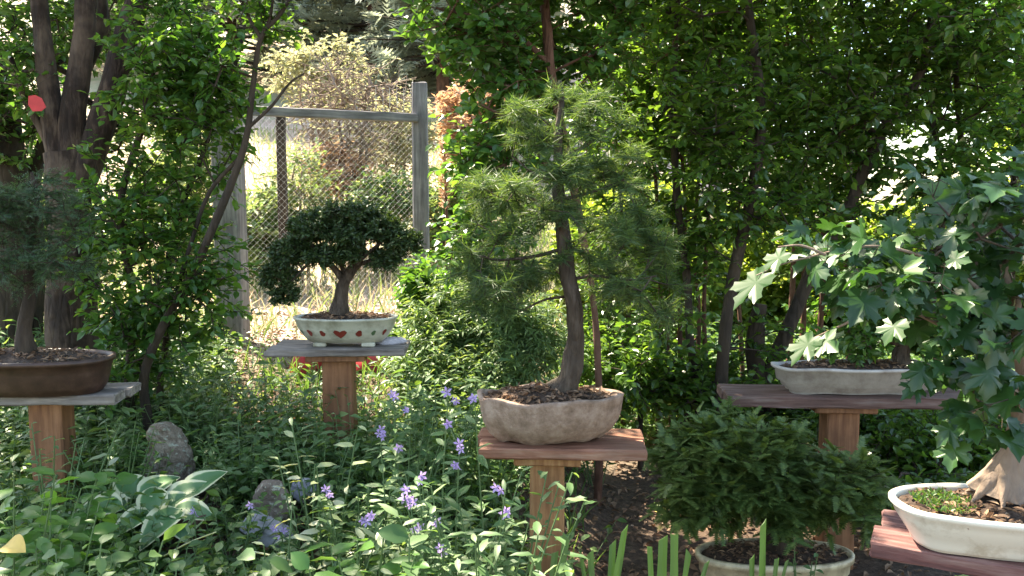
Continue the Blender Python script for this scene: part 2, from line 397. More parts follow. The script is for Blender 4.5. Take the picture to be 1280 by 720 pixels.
# ------------------------------------------------------------------ the ground: one sheet to the horizon
def grid_axis(a, b, fine_a, fine_b, fine, coarse_n):
    left = fine_a - (np.linspace(0, 1, coarse_n)[::-1] ** 2.2) * (fine_a - a)
    mid = np.arange(fine_a, fine_b, fine)
    right = fine_b + (np.linspace(0, 1, coarse_n) ** 2.2) * (b - fine_b)
    return np.unique(np.concatenate([left, mid, right]))
gx = grid_axis(-260, 260, -5, 5, .12, 45); gy = grid_axis(-30, 420, 0, 14, .12, 45)
X, Yg = np.meshgrid(gx, gy)
Zg = ground_h(X, Yg)
mb = MB(); nx = len(gx); ny = len(gy)
idx = np.arange(nx * ny).reshape(ny, nx)
mb.add(np.stack([X, Yg, Zg], -1).reshape(-1, 3), np.stack([idx[:-1, :-1], idx[:-1, 1:], idx[1:, 1:], idx[1:, :-1]], -1).reshape(-1, 4))
tag(mb.build('ground', M['ground']), 'brown mulched garden ground rising to a dry slope', 'ground', kind='structure')

# ------------------------------------------------------------------ trees
def ell(px, py, Y, rx, rz, ry):
    """crown lobe: where the photograph shows it, its size there, and its depth in metres"""
    return (W(px, py, Y), np.array([rx / F_PX * Y, ry, rz / F_PX * Y]))
def L(pts, Y, wd):
    """limb through picture points at distance Y (or per-point distance) with widths in picture pixels"""
    P = []; r = []
    for i, p in enumerate(pts):
        yy = p[2] if len(p) > 2 else Y
        P.append(W(p[0], p[1], yy)); wi = wd[0] + (wd[1] - wd[0]) * i / (len(pts) - 1) if isinstance(wd, tuple) else wd[i]
        r.append(wi / 2 / F_PX * yy)
    return P, r
def down(P, r, k=1.25):
    """run the first point of a limb down into the ground"""
    g = GH(P[0][0], P[0][1]) - .08
    if P[0][2] > g + .1:
        q = np.array([P[0][0], P[0][1], g]); P = [q, (q + P[0]) / 2 + np.array([.01, 0, 0])] + list(P); r = [r[0] * k, r[0] * 1.08] + list(r)
    return P, r

def sample_ell(ells, n, rng):
    vol = np.array([e[1].prod() ** .85 * (e[2] if len(e) > 2 else 1) for e in ells]); pr = vol / vol.sum()
    k = rng.choice(len(ells), n, p=pr)
    d = unit(rng.normal(size=(n, 3))); rr = rng.random(n) ** (1 / 2.2)
    C = np.array([e[0] for e in ells])[k]; Rr = np.array([e[1] for e in ells])[k]
    return C + d * rr[:, None] * Rr * 1.0

def skeleton(base, base_r, targets, rng, twig_r, wig=.12):
    """joins every target to the nearest point of the tree so far; returns segments with radii"""
    nodes = [np.asarray(b) for b in base]; par = [-1] * len(nodes); cnt = [0] * len(nodes)
    B = np.array(base); d0 = np.min(np.linalg.norm(targets[:, None] - B[None], axis=2), 1)
    arr = np.zeros((len(B) + 3 * len(targets), 3)); arr[:len(B)] = B; m = len(B)
    tips = []
    for ti in np.argsort(d0):
        t = targets[ti]; A = arr[:m]; dv = t - A; d = np.linalg.norm(dv, axis=1)
        cost = d * (1 + .5 * np.clip(-dv[:, 2] / np.maximum(d, 1e-6), 0, 1))
        j = int(np.argmin(cost)); L_ = d[j]; p = j
        ns = 2 if L_ > .18 else 1
        for s in range(1, ns + 1):
            q = A[j] + (t - A[j]) * s / ns
            if s < ns: q = q + rng.normal(size=3) * L_ * wig
            arr[m] = q; par.append(p); cnt.append(0); p = m; m += 1
        cnt[p] += 1; tips.append((p, ti))
    for i in range(m - 1, len(B) - 1, -1):
        if par[i] >= 0: cnt[par[i]] += cnt[i]
    A = []; Bp = []; ra = []; rb = []
    for i in range(len(B), m):
        r = twig_r * max(cnt[i], 1) ** .45; pr_ = twig_r * max(cnt[par[i]], 1) ** .45
        if par[i] < len(B): pr_ = min(r * 1.25, base_r[par[i]] * .8); r = min(r, pr_)
        A.append(arr[par[i]]); Bp.append(arr[i]); ra.append(pr_); rb.append(r)
    dirs = np.zeros((len(targets), 3))
    for p, ti in tips: dirs[ti] = arr[p] - arr[par[p]]
    return np.array(A), np.array(Bp), np.array(ra), np.array(rb), unit(dirs)

def foliage(mbL, mbB, C, dirs, rng, tmpl, size, twigs, per, tl, flat=.7, droop=.15, out=.7, twr=.0016, svar=.3, mi=0):
    """twigs at every cluster with leaves set alternately along them"""
    N = len(C) * twigs
    c = np.repeat(C, twigs, 0); dd = np.repeat(dirs, twigs, 0)
    d = unit(rng.normal(size=(N, 3)) * np.array([1, 1, .7]) + dd * out + np.array([0, 0, .15]))
    ln = tl * rng.uniform(.6, 1.3, N)
    e = c + d * ln[:, None] + np.array([0, 0, -1]) * (droop * ln)[:, None]
    if twr: frustums(mbB, c, e, np.full(N, twr * 1.6), np.full(N, twr), 3)
    t = np.tile((np.arange(per) + .6) / per, N) + rng.uniform(-.3, .3, N * per) / per
    s = np.repeat(c, per, 0); ee = np.repeat(e, per, 0); D = np.repeat(unit(e - c), per, 0)
    pos = s + (ee - s) * t[:, None]
    side = unit(np.cross(D, np.array([0, 0, 1.0]) + rng.normal(size=D.shape) * .25)) * np.where(np.tile(np.arange(per) % 2, N) == 0, 1, -1)[:, None]
    ax = unit(D * .6 + side * .9 + rng.normal(size=D.shape) * .35 + np.array([0, 0, -droop]))
    up = unit(np.array([0, 0, 1.0]) * flat + rng.normal(size=D.shape) * (1.15 - flat) * .6 + .001)
    leaves(mbL, tmpl, pos, ax, up, size * rng.uniform(1 - svar, 1 + svar, len(pos)), mi=mi)

def tree(name, label, cat, group, limbs, ells, n, leaf, bark, size, tmpl=None, twigs=4, per=7, tl=.16, seed=1, twig_r=.0022, flat=.7, droop=.15,
         rough=.25, extra=None, ground=True, twr=.0016, parent=None, root=None, crown_name='crown', nside=10, out=.7):
    rng = np.random.default_rng(seed)
    b0 = limbs[0][0][0]
    own = parent is None
    if own:
        root = empty(name, (b0[0], b0[1], GH(b0[0], b0[1]) if ground else b0[2]), label, cat, group)
        org = np.array(root.location)
    else: root = parent; org = np.array(parent.location)
    mt = MB(); mbr = MB(); ml = MB(); base = []; br = []
    for P, r in limbs:
        Q, q = smooth_poly(P, r, 5)
        tube(mt, Q, q, nside, rough, 9, seed)
        k = max(1, len(Q) // 18)
        base += list(Q[len(Q) // 4::k]); br += list(q[len(Q) // 4::k])
    T = sample_ell(ells, n, rng)
    gz = ground_h(T[:, 0], T[:, 1]); 
    if ground: T = T[T[:, 2] > gz + .05]
    A, B, ra, rb, dirs = skeleton(base, br, T, rng, twig_r)
    frustums(mbr, A, B, ra, rb, 5)
    foliage(ml, mbr, T, dirs, rng, tmpl if tmpl is not None else T_small(), size, twigs, per, tl, flat, droop, out, twr)
    mt.build('trunk', bark, root, org); mbr.build('branches', bark, root, org); ml.build(crown_name, leaf, root, org)
    return root

# ---- multi trunk tree, upper left
Y1 = 4.3
limbs = [down(*L([(92, 440), (88, 330), (86, 240), (80, 190)], Y1, (62, 50))),
         L([(76, 215), (66, 150), (56, 70), (46, -30), (30, -200), (0, -420)], Y1, [30, 28, 22, 20, 17, 12]),
         L([(88, 215), (92, 140), (104, 60), (112, -30), (150, -220), (240, -420)], Y1, [36, 30, 26, 24, 18, 10]),
         L([(92, 250), (122, 170), (146, 90), (170, 5), (215, -120), (330, -330, 4.0)], Y1, [36, 34, 30, 27, 20, 10]),
         L([(84, 170), (100, 100), (128, 30), (120, -50)], Y1 + .25, [22, 18, 15, 10]),
         L([(62, 180), (30, 120), (5, 60), (-40, 30)], Y1, [12, 9, 8, 6])]
tree('multi_trunk_tree', 'old tree with several patchy trunks forking behind the brown bonsai pot', 'tree', None, limbs,
     [ell(30, 60, 4.4, 70, 90, .5), ell(215, 60, 4.5, 70, 90, .5), ell(150, 180, 4.7, 60, 70, .3), ell(40, 170, 4.9, 60, 60, .3), ell(100, -60, 4.5, 170, 60, .9) + (.4,),
      (np.array([-2.0, 4.4, 3.7]), np.array([1.3, 1.0, .45]), .35), (np.array([-2.9, 4.0, 4.2]), np.array([1.3, 1.3, .7]), .3), ell(60, 20, 4.9, 110, 60, .3), ell(0, 110, 4.7, 60, 60, .3), ell(130, 60, 4.95, 60, 80, .2)],  # array lobes: unseen overhead canopy, placed to shade the bed
     400, M['tree'], M['barkL'], .050, T_oval(.62), 4, 8, .18, 3, .0024)

tree('leaning_tree', 'dark brown trunk standing at the edge behind the patchy trunked tree', 'tree', None,
     [down(*L([(14, 440), (12, 330), (16, 240), (2, 150), (-25, 40), (-60, -120)], 4.9, [50, 46, 44, 40, 34, 24])),
      L([(40, 420), (44, 320), (38, 240), (60, 160)], 5.0, [26, 24, 22, 12])],
     [ell(-20, 60, 5.0, 90, 120, .6), ell(-60, -200, 5.0, 200, 120, 1.0), ell(60, 260, 5.6, 70, 100, .3), ell(130, 300, 5.4, 60, 120, .3)], 240, M['tree'], M['barkD'], .058, T_oval(.62), 4, 7, .17, 4, .0024)

# ---- thin stemmed shrub left of the gateway
Y3 = 3.9
limbs = [down(*L([(180, 470), (205, 405), (248, 325), (288, 232), (308, 172), (316, 110), (326, 48), (350, 18), (380, -30)], Y3, [12, 11, 10, 10, 8, 7, 6, 5, 4])),
         L([(326, 48), (306, 12), (290, -30)], Y3, [5, 4, 3]), L([(326, 50), (338, 20), (342, -20)], Y3, [5, 4, 3]),
         L([(310, 160), (340, 132), (362, 104), (380, 92)], Y3, [5, 4, 3, 2]),
         L([(300, 196), (262, 240), (240, 300), (225, 350)], Y3 + .1, [5, 5, 5, 6]),
         down(*L([(160, 470), (168, 380), (150, 260), (180, 150), (200, 40), (230, -40)], Y3 + .25, [11, 10, 9, 8, 7, 5])),
         down(*L([(200, 480), (212, 390), (214, 300), (258, 180), (300, 60), (310, -20)], Y3 + .35, [9, 8, 7, 6, 5, 4]))]
tree('thin_stemmed_shrub', 'leafy green shrub with thin dark stems arching beside the gateway', 'shrub', None, limbs,
     [ell(228, 120, 4.1, 72, 130, .35), ell(180, 310, 4.1, 85, 140, .3), ell(262, 100, 4.0, 48, 80, .2), ell(322, 18, 3.9, 32, 42, .2), ell(240, 385, 4.0, 45, 60, .25), ell(262, 350, 3.9, 30, 45, .2),
      ell(170, 440, 4.0, 40, 60, .25)],
     255, M['shrub'], M['barkD'], .048, T_oval(.62), 4, 8, .15, 5, .0019, rough=.12)

# ---- round leaved tree behind the tall bonsai
limbs = [down(*L([(748, 470), (742, 380), (722, 260), (692, 110), (684, 40), (676, -40), (650, -220)], 4.3, [9, 9, 10, 12, 12, 12, 9])),
         L([(688, 80), (640, 40), (590, 20), (545, 10)], 4.3, [8, 6, 5, 3]), L([(698, 230), (650, 160), (600, 130)], 4.2, [7, 5, 3]), L([(676, -40), (740, -140), (820, -260)], 4.3, [9, 7, 5])]
tree('round_leaved_tree', 'round leaved tree with a slim reddish trunk rising behind the tall pine', 'tree', None, limbs,
     [ell(592, 40, 4.3, 78, 60, .4), ell(640, 120, 4.3, 66, 70, .4), ell(635, 215, 4.3, 58, 70, .35), ell(612, 290, 4.4, 48, 36, .3), ell(590, 215, 4.3, 40, 60, .3), ell(585, 310, 4.5, 36, 30, .25), ell(735, 60, 4.5, 95, 80, .4), ell(660, -60, 4.3, 160, 60, .6),
      (np.array([.1, 4.5, 3.5]), np.array([1.1, .9, .45]), .6), (np.array([.45, 3.35, 3.75]), np.array([.65, .6, .35]), .7)],  # array lobes: unseen canopy added to shade the pots and the maple
     680, M['tree'], M['barkR'], .050, T_oval(.8), 4, 8, .16, 6, .0022)

# ---- thicket of tall shrubs on the right
TG = 'tall shrubs of the thicket on the right'
def canes(spec, Y, wd):
    out = []
    for s in spec: out.append(down(*L(s, Y, (wd, wd * .5))))
    return out
tree('tall_shrub', 'tall shrub with two dark slanting trunks left of the grey oval pot', 'shrub', TG,
     [down(*L([(900, 500), (906, 420), (920, 330), (938, 250), (952, 140), (935, 0), (930, -150)], 4.8, [20, 17, 15, 14, 12, 10, 7])),
      down(*L([(872, 490), (862, 420), (858, 340), (846, 240), (842, 120), (850, -60)], 5.0, [12, 11, 10, 9, 8, 6]))],
     [ell(890, 150, 4.8, 95, 140, .5), ell(960, 240, 4.9, 80, 90, .4), ell(860, 300, 5.0, 60, 90, .3), ell(830, 420, 4.8, 60, 50, .25), ell(960, 430, 5.0, 60, 40, .25), ell(900, -60, 4.8, 200, 80, .8), (np.array([1.5, 4.8, 3.6]), np.array([1.1, .9, .45]))],  # array lobe: unseen crown overhead, added for its shade
     370, M['thicket'], M['barkD'], .058, T_oval(.62), 4, 9, .2, 7)
tree('tall_shrub', 'shrub whose forked trunk leans right just behind the grey oval pot', 'shrub', TG,
     [down(*L([(945, 470), (944, 420), (950, 380)], 5.1, [24, 22, 16])), down(*L([(958, 478), (985, 410), (1020, 330), (1060, 260), (1100, 170), (1150, 90), (1180, -60)], 5.1, [20, 18, 16, 15, 14, 12, 8]))],
     [ell(1050, 110, 5.1, 110, 110, .5), ell(1040, 260, 5.2, 75, 80, .35), ell(1130, 60, 5.2, 90, 70, .5), ell(1080, -70, 5.1, 200, 70, .8)],
     280, M['thicket'], M['barkD'], .060, T_oval(.62), 4, 9, .2, 8)
tree('tall_shrub', 'dense shrub of many thin upright canes behind the tall pine', 'shrub', TG,
     canes([[(822, 500), (826, 380), (818, 200), (800, 0)], [(838, 500), (834, 400), (842, 250), (860, 60)], [(852, 500), (850, 380), (856, 240), (830, 20)], [(886, 500), (880, 380), (890, 200), (905, 0)],
            [(778, 490), (786, 380), (776, 250), (760, 60)], [(930, 500), (925, 400), (920, 280), (960, 100)], [(868, 500), (874, 400), (868, 300), (880, 150)]], 5.5, 7),
     [ell(800, 140, 5.4, 95, 150, .5), ell(790, 320, 5.4, 80, 80, .35), ell(860, 60, 5.6, 100, 100, .5), ell(840, 400, 5.7, 50, 50, .3), ell(770, 420, 5.4, 60, 50, .3)],
     330, M['thicket'], M['barkR'], .056, T_oval(.6), 4, 9, .2, 9, rough=.05, nside=6)
tree('tall_shrub', 'light green airy shrub above the maple at the corner', 'shrub', TG,
     canes([[(1230, 520), (1225, 380), (1205, 220), (1190, 20)], [(1250, 520), (1262, 380), (1270, 200), (1300, 0)], [(1180, 500), (1165, 380), (1180, 240), (1150, 80)]], 5.3, 12),
     [ell(1225, 90, 5.2, 100, 110, .5), ell(1270, 260, 5.3, 60, 110, .4), ell(1180, 320, 5.6, 70, 50, .3), ell(1250, -70, 5.2, 170, 70, .8), ell(1200, 30, 4.6, 60, 40, .3), ell(1150, 215, 5.0, 70, 50, .25)],
     310, M['shrub'], M['barkD'], .060, T_oval(.66), 4, 9, .2, 10, rough=.05, nside=7)
tree('tall_shrub', 'shrub of vertical brown canes topping the thicket between the leaning trunks', 'shrub', TG,
     canes([[(985, 480), (992, 330), (1000, 150), (995, -40)], [(1000, 480), (1005, 330), (988, 120), (982, -40)], [(1020, 480), (1030, 300), (1012, 130), (1020, -40)], [(1062, 480), (1058, 320), (1075, 150), (1060, -40)]], 5.9, 9),
     [ell(1000, 180, 5.9, 110, 110, .4), ell(960, 60, 6.0, 110, 70, .4), ell(1080, 380, 6.0, 100, 60, .3)],
     220, M['shrub'], M['barkR'], .060, T_oval(.6), 4, 9, .2, 11, rough=.05, nside=6)
tree('low_shrub', 'low dark broadleaf shrub filling the space under the grey oval pot table', 'shrub', None,
     [down(*L([(1140, 640), (1130, 580), (1110, 540)], 4.3, (8, 4))), down(*L([(1150, 640), (1180, 580), (1210, 530)], 4.3, (8, 4)))],
     [ell(1140, 570, 4.3, 100, 56, .35), ell(1080, 530, 4.5, 70, 36, .3), ell(1230, 570, 4.3, 60, 60, .3), ell(1100, 620, 3.75, 50, 40, .14)],
     260, M['thicket'], M['barkD'], .055, T_oval(.6), 4, 6, .13, 12, .0018, nside=6)
tree('low_shrub', 'dark broadleaf shrub at the foot of the thicket behind the red plank table', 'shrub', None,
     [down(*L([(800, 540), (800, 500), (790, 460)], 4.9, (8, 4))), down(*L([(850, 540), (870, 500), (900, 470)], 4.9, (8, 4)))],
     [ell(790, 470, 4.9, 60, 50, .3), ell(880, 490, 5.0, 70, 40, .3), ell(1000, 500, 5.2, 70, 30, .3)],
     200, M['thicket'], M['barkD'], .06, T_oval(.6), 4, 6, .14, 13, .0018, nside=6)

# ---- light green bushes in the middle distance
tree('feathery_bush', 'pale feathery bush between the domed bonsai and the tall pine', 'bush', None,
     canes([[(560, 520), (565, 440), (555, 350)], [(620, 520), (625, 440), (640, 370)], [(600, 520), (590, 430), (600, 360)], [(660, 520), (668, 440), (680, 400)]], 4.9, 5),
     [ell(565, 395, 4.9, 48, 48, .3), ell(625, 400, 4.8, 48, 55, .3), ell(668, 425, 4.9, 38, 40, .3), ell(540, 450, 4.7, 45, 40, .3), ell(610, 470, 4.6, 60, 35, .3)],
     430, M['feather'], M['stem'], .055, T_lance(.22), 5, 9, .15, 14, .0015, nside=6, rough=0)
tree('round_leaved_bush', 'low green bush between the gateway and the flowers', 'bush', None,
     canes([[(545, 480), (540, 430), (530, 370)], [(520, 480), (515, 440), (525, 400)]], 5.2, 5),
     [ell(535, 370, 5.2, 28, 40, .2), ell(525, 430, 5.1, 28, 36, .25)],
     110, M['shrub'], M['stem'], .06, T_oval(.6), 4, 6, .12, 15, .0015, nside=6, rough=0)

# ---- sunlit shrubs and trees beyond the garden
BG = 'sunlit bushes beyond the thicket'
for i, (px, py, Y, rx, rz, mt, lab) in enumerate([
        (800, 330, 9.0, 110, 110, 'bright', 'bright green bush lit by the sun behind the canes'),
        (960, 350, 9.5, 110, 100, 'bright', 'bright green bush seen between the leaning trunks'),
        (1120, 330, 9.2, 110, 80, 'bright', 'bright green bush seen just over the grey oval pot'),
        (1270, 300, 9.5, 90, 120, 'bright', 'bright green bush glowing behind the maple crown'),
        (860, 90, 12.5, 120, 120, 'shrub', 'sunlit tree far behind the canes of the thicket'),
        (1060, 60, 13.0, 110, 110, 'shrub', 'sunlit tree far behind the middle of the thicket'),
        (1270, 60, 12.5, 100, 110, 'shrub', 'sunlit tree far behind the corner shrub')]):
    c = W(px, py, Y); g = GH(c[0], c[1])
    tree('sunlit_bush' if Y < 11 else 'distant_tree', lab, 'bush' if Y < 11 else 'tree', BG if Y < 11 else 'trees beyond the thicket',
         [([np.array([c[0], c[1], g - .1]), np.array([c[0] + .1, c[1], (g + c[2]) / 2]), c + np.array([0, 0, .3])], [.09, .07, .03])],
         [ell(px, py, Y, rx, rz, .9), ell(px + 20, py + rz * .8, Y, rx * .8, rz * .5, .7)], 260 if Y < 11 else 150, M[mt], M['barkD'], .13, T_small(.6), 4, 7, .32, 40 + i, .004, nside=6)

PB = 'bushes on the dry slope'
for i, (px, py, Y, rx, rz, mt, lab, n, sz) in enumerate([
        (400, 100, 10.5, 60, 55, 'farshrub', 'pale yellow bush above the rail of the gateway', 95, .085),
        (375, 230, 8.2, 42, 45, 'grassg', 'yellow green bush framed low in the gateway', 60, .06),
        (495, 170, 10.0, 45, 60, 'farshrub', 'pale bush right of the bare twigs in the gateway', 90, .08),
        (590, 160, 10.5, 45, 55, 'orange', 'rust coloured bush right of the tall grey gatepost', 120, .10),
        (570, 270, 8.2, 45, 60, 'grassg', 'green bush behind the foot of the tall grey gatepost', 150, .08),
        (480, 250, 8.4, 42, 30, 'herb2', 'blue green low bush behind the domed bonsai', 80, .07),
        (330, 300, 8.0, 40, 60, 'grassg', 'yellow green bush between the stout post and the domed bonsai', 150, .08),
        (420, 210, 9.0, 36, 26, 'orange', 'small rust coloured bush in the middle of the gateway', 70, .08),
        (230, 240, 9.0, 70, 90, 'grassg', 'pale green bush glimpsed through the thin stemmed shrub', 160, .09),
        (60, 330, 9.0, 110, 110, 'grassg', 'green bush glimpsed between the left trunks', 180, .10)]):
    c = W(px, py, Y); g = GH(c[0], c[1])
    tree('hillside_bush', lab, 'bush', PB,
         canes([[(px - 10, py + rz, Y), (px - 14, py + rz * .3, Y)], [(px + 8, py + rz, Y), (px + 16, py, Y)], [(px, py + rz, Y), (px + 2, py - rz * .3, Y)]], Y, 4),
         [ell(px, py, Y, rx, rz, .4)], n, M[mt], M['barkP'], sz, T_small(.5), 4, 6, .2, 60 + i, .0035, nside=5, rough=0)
# a bare twiggy bush in the gateway
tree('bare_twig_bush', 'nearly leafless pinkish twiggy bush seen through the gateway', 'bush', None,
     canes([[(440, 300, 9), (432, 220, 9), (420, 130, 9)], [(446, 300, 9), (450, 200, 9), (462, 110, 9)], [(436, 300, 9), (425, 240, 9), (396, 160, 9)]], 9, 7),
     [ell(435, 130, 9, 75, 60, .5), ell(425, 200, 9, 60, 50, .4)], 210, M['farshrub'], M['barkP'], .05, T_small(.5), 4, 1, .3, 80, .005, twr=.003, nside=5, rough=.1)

# conifers up the slope
CG = 'conifers on the hill above the gateway'
def conifer(px, Y, h, wd, seed, label):
    rng = np.random.default_rng(seed); x = (px - 640) / F_PX * Y; g = GH(x, Y)
    root = empty('conifer_tree', (x, Y, g), label, 'tree', CG)
    mt = MB(); tube(mt, [(0, 0, -.2), (0.02, 0, h * .5), (0, 0, h)], [h * .022, h * .015, .01], 7, .1); mt.build('trunk', M['barkR'], root)
    n = int(230 * h / 5); t = rng.random(n) ** .8 * .9 + .06; a = rng.random(n) * 2 * PI; ln = wd * (1.02 - t) * rng.uniform(.55, 1.1, n)
    A = np.stack([np.zeros(n), np.zeros(n), t * h], 1); d = np.stack([np.cos(a), np.sin(a), -.12 + .3 * t], 1); B = A + d * ln[:, None]
    mbr = MB(); frustums(mbr, A, B, .02 + .02 * (1 - t), np.full(n, .008), 4); mbr.build('branches', M['barkD'], root)
    ml = MB(); k = 16; s = rng.uniform(.25, 1.05, (n, k)); P = (A[:, None] + (B - A)[:, None] * s[..., None]).reshape(-1, 3)
    D = np.repeat(unit(B - A), k, 0); ax = unit(D + rng.normal(size=D.shape) * .55)
    leaves(ml, T_spray(5, .5, .13), P, ax, unit(np.array([0, 0, 1.]) + rng.normal(size=D.shape) * .3), rng.uniform(.28, .55, len(P)) * (h / 6) ** .5)
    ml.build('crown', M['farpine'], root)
for i, (px, Y, h, wd, lab) in enumerate([
        (470, 19, 6.5, 2.3, 'grey green conifer up the slope right above the gateway'),
        (555, 17, 6.5, 2.1, 'grey green conifer on the slope over the tall grey gatepost'),
        (390, 22, 7.5, 2.4, 'grey green conifer on the slope over the pale yellow bush'),
        (300, 18, 6.5, 2.2, 'conifer on the slope half hidden by the thin stemmed shrub'),
        (640, 20, 7.0, 2.2, 'conifer on the slope hidden behind the round leaved tree'),
        (180, 20, 7.0, 2.3, 'conifer on the slope behind the patchy trunks'),
        (510, 26, 8.5, 2.6, 'taller conifer at the back of the hill above the gateway'),
        (340, 28, 9.0, 2.6, 'tall conifer furthest up the hill'),
        (430, 30, 9.0, 2.8, 'wide conifer on the hill crest between its neighbours')]):
    conifer(px, Y, h, wd, 100 + i, lab)

# ------------------------------------------------------------------ grass and ground cover (nobody could count it)
def blades(name, label, cat, mat, n, xr, yr, hgt, seed, keep=None, lean=.5, wd=.02, clumps=0):
    rng = np.random.default_rng(seed)
    x = rng.uniform(*xr, n); y = rng.uniform(*yr, n)
    if keep is not None:
        k = keep(x, y, rng); x = x[k]; y = y[k]
    P = np.stack([x, y, ground_h(x, y) - .01], 1); N = len(P)
    ax = unit(np.stack([rng.normal(size=N) * lean, rng.normal(size=N) * lean, np.ones(N)], 1)); up = unit(rng.normal(size=(N, 3)) * np.array([1, 1, .1]))
    m = MB(); leaves(m, T_lance(wd, -.25), P, ax, up, hgt * rng.uniform(.4, 1.2, N)); o = m.build(name, mat)
    tag(o, label, cat, kind='stuff'); return o
blades('dry_grass', 'dry straw coloured grass covering the slope beyond the gateway', 'grass', M['straw'], 15000, (-7, 2.0), (6.0, 16), .26, 1,
       lambda x, y, r: (x / y < .15) & (r.random(len(x)) < np.clip(1.0 - y / 20, .2, 1)), .45, .07)
blades('meadow_grass', 'sunny green meadow grass beyond the garden', 'grass', M['grassg'], 24000, (-5, 9.0), (6.0, 15), .26, 2, lambda x, y, r: (x / y > .0) | (r.random(len(x)) < .3), .45, .07)
blades('bed_grass', 'thin grass and bent straws among the bed plants', 'grass', M['herb'], 2600, (-2.2, .35), (1.8, 5.4), .22, 3, None, .7, .05)

def litter(name, label, n, xr, yr, seed, mat, size, keep=None, cat='leaf litter'):
    rng = np.random.default_rng(seed); x = rng.uniform(*xr, n); y = rng.uniform(*yr, n)
    if keep is not None: k = keep(x, y, rng); x = x[k]; y = y[k]
    N = len(x); P = np.stack([x, y, ground_h(x, y) + rng.uniform(.004, .03, N)], 1)
    a = rng.random(N) * 2 * PI; ax = np.stack([np.cos(a), np.sin(a), rng.normal(size=N) * .25], 1)
    up = unit(np.array([0, 0, 1.]) + rng.normal(size=(N, 3)) * .4)
    m = MB(); leaves(m, T_oval(.5, .15, -.25), P, ax, up, size * rng.uniform(.4, 1.3, N)); return tag(m.build(name, mat), label, cat, kind='stuff')
litter('leaf_litter', 'brown dead leaves and bark bits strewn over the bed', 16000, (-3, 3.6), (1.6, 7.0), 5, M['litter'], .045)

def carpet(name, label, n, xr, yr, seed, mat, size, hgt, tm, keep=None, per=6, spread=.09):
    """low leafy ground cover: short stems each with a few leaves"""
    rng = np.random.default_rng(seed); x = rng.uniform(*xr, n); y = rng.uniform(*yr, n)
    k = keep(x, y, rng) if keep is not None else np.ones(n, bool); x = x[k]; y = y[k]; N = len(x)
    g = ground_h(x, y); B = np.stack([x, y, g - .01], 1)
    T = B + np.stack([rng.normal(size=N) * spread, rng.normal(size=N) * spread, hgt * rng.uniform(.35, 1.25, N)], 1)
    m = MB(); 
    t = np.tile((np.arange(per) + 1) / per, N); s = np.repeat(B, per, 0); e = np.repeat(T, per, 0); P = s + (e - s) * (t ** .7)[:, None]
    a = np.tile(np.arange(per) * 2.4, N) + np.repeat(rng.random(N) * 6.3, per); ax = unit(np.stack([np.cos(a), np.sin(a), rng.normal(.25, .3, len(a))], 1))
    up = unit(np.array([0, 0, 1.]) + rng.normal(size=(len(a), 3)) * .35)
    leaves(m, tm, P, ax, up, size * rng.uniform(.55, 1.3, len(a)), mi=1); frustums(m, B, T, np.full(N, .0022), np.full(N, .0012), 3)
    return tag(m.build(name, [M['stem'], mat]), label, 'ground cover', kind='stuff')
def clearing(x, y):
    # open spots: litter path below the gateway, the soil around the stone, the rocks and the flowerpot
    px = 640 + x / y * F_PX
    return ((px > 270) & (px < 505) & (y > 4.15)) | ((px > 178) & (px < 262) & (y > 2.5) & (y < 3.55)) | ((px > 305) & (px < 395) & (y > 2.55) & (y < 3.35))
def bare(x, y, r):          # the bed shows bare soil under the red plank table and around the low pots
    px = 640 + x / y * F_PX
    return (px < 640) | (r.random(len(x)) < .05)
carpet('ground_cover', 'low green ground cover carpeting the bed between the stone and the domed bonsai', 9000, (-3.4, .35), (2.3, 5.9), 7, M['carpet'], .045, .22, T_oval(.6), 
       lambda x, y, r: bare(x, y, r) & ~(clearing(x, y) & (r.random(len(x)) < .93)))
carpet('undergrowth', 'taller mixed undergrowth of narrow leaves along the middle of the bed', 1500, (-3.4, .2), (3.3, 5.3), 8, M['herb2'], .07, .36, T_lance(.3),
       lambda x, y, r: ((640 + x / y * F_PX) < 620) & ~clearing(x, y), 8)
carpet('far_undergrowth', 'green undergrowth at the foot of the thicket', 3200, (.3, 5.5), (5.3, 8.0), 9, M['herb'], .08, .35, T_oval(.5), None, 7)

# ------------------------------------------------------------------ gateway and fence
def box(mb, x0, x1, y0, y1, z0, z1, bev=.006, jit=0.0, rng=None, nx=1, mi=0):
    """box with eased edges (an octagonal section), optionally worn"""
    V = []; Fs = []
    b = min(bev, (x1 - x0) / 3, (y1 - y0) / 3, (z1 - z0) / 3)
    xs = [x0, x0 + b] + [x0 + (x1 - x0) * k / nx for k in range(1, nx)] + [x1 - b, x1]
    sec = lambda e: [(y0 + b + e, z0 + e), (y1 - b - e, z0 + e), (y1 - e, z0 + b + e), (y1 - e, z1 - b - e), (y1 - b - e, z1 - e), (y0 + b + e, z1 - e), (y0 + e, z1 - b - e), (y0 + e, z0 + b + e)]
    for i, x in enumerate(xs):
        e = b * .8 if i in (0, len(xs) - 1) else 0
        o = [(rng.normal() * jit, rng.normal() * jit) if rng is not None and jit else (0, 0) for _ in range(8)]
        for (yy, zz), (a, c) in zip(sec(e), o): V.append((x + (a * 1.5 if i in (0, 1, len(xs) - 1, len(xs) - 2) else 0), yy + a, zz + c))
    for i in range(len(xs) - 1):
        for k in range(8): Fs.append((i * 8 + k, i * 8 + (k + 1) % 8, (i + 1) * 8 + (k + 1) % 8, (i + 1) * 8 + k))
    Fs = [tuple(f) for f in Fs]; n = len(xs)
    mb.add(V, np.array(Fs), smooth=False, mi=mi); mb.add(V[:8], [tuple(reversed(range(8)))], smooth=False, mi=mi); mb.add(V[-8:], [tuple(range(8))], smooth=False, mi=mi)
    return mb
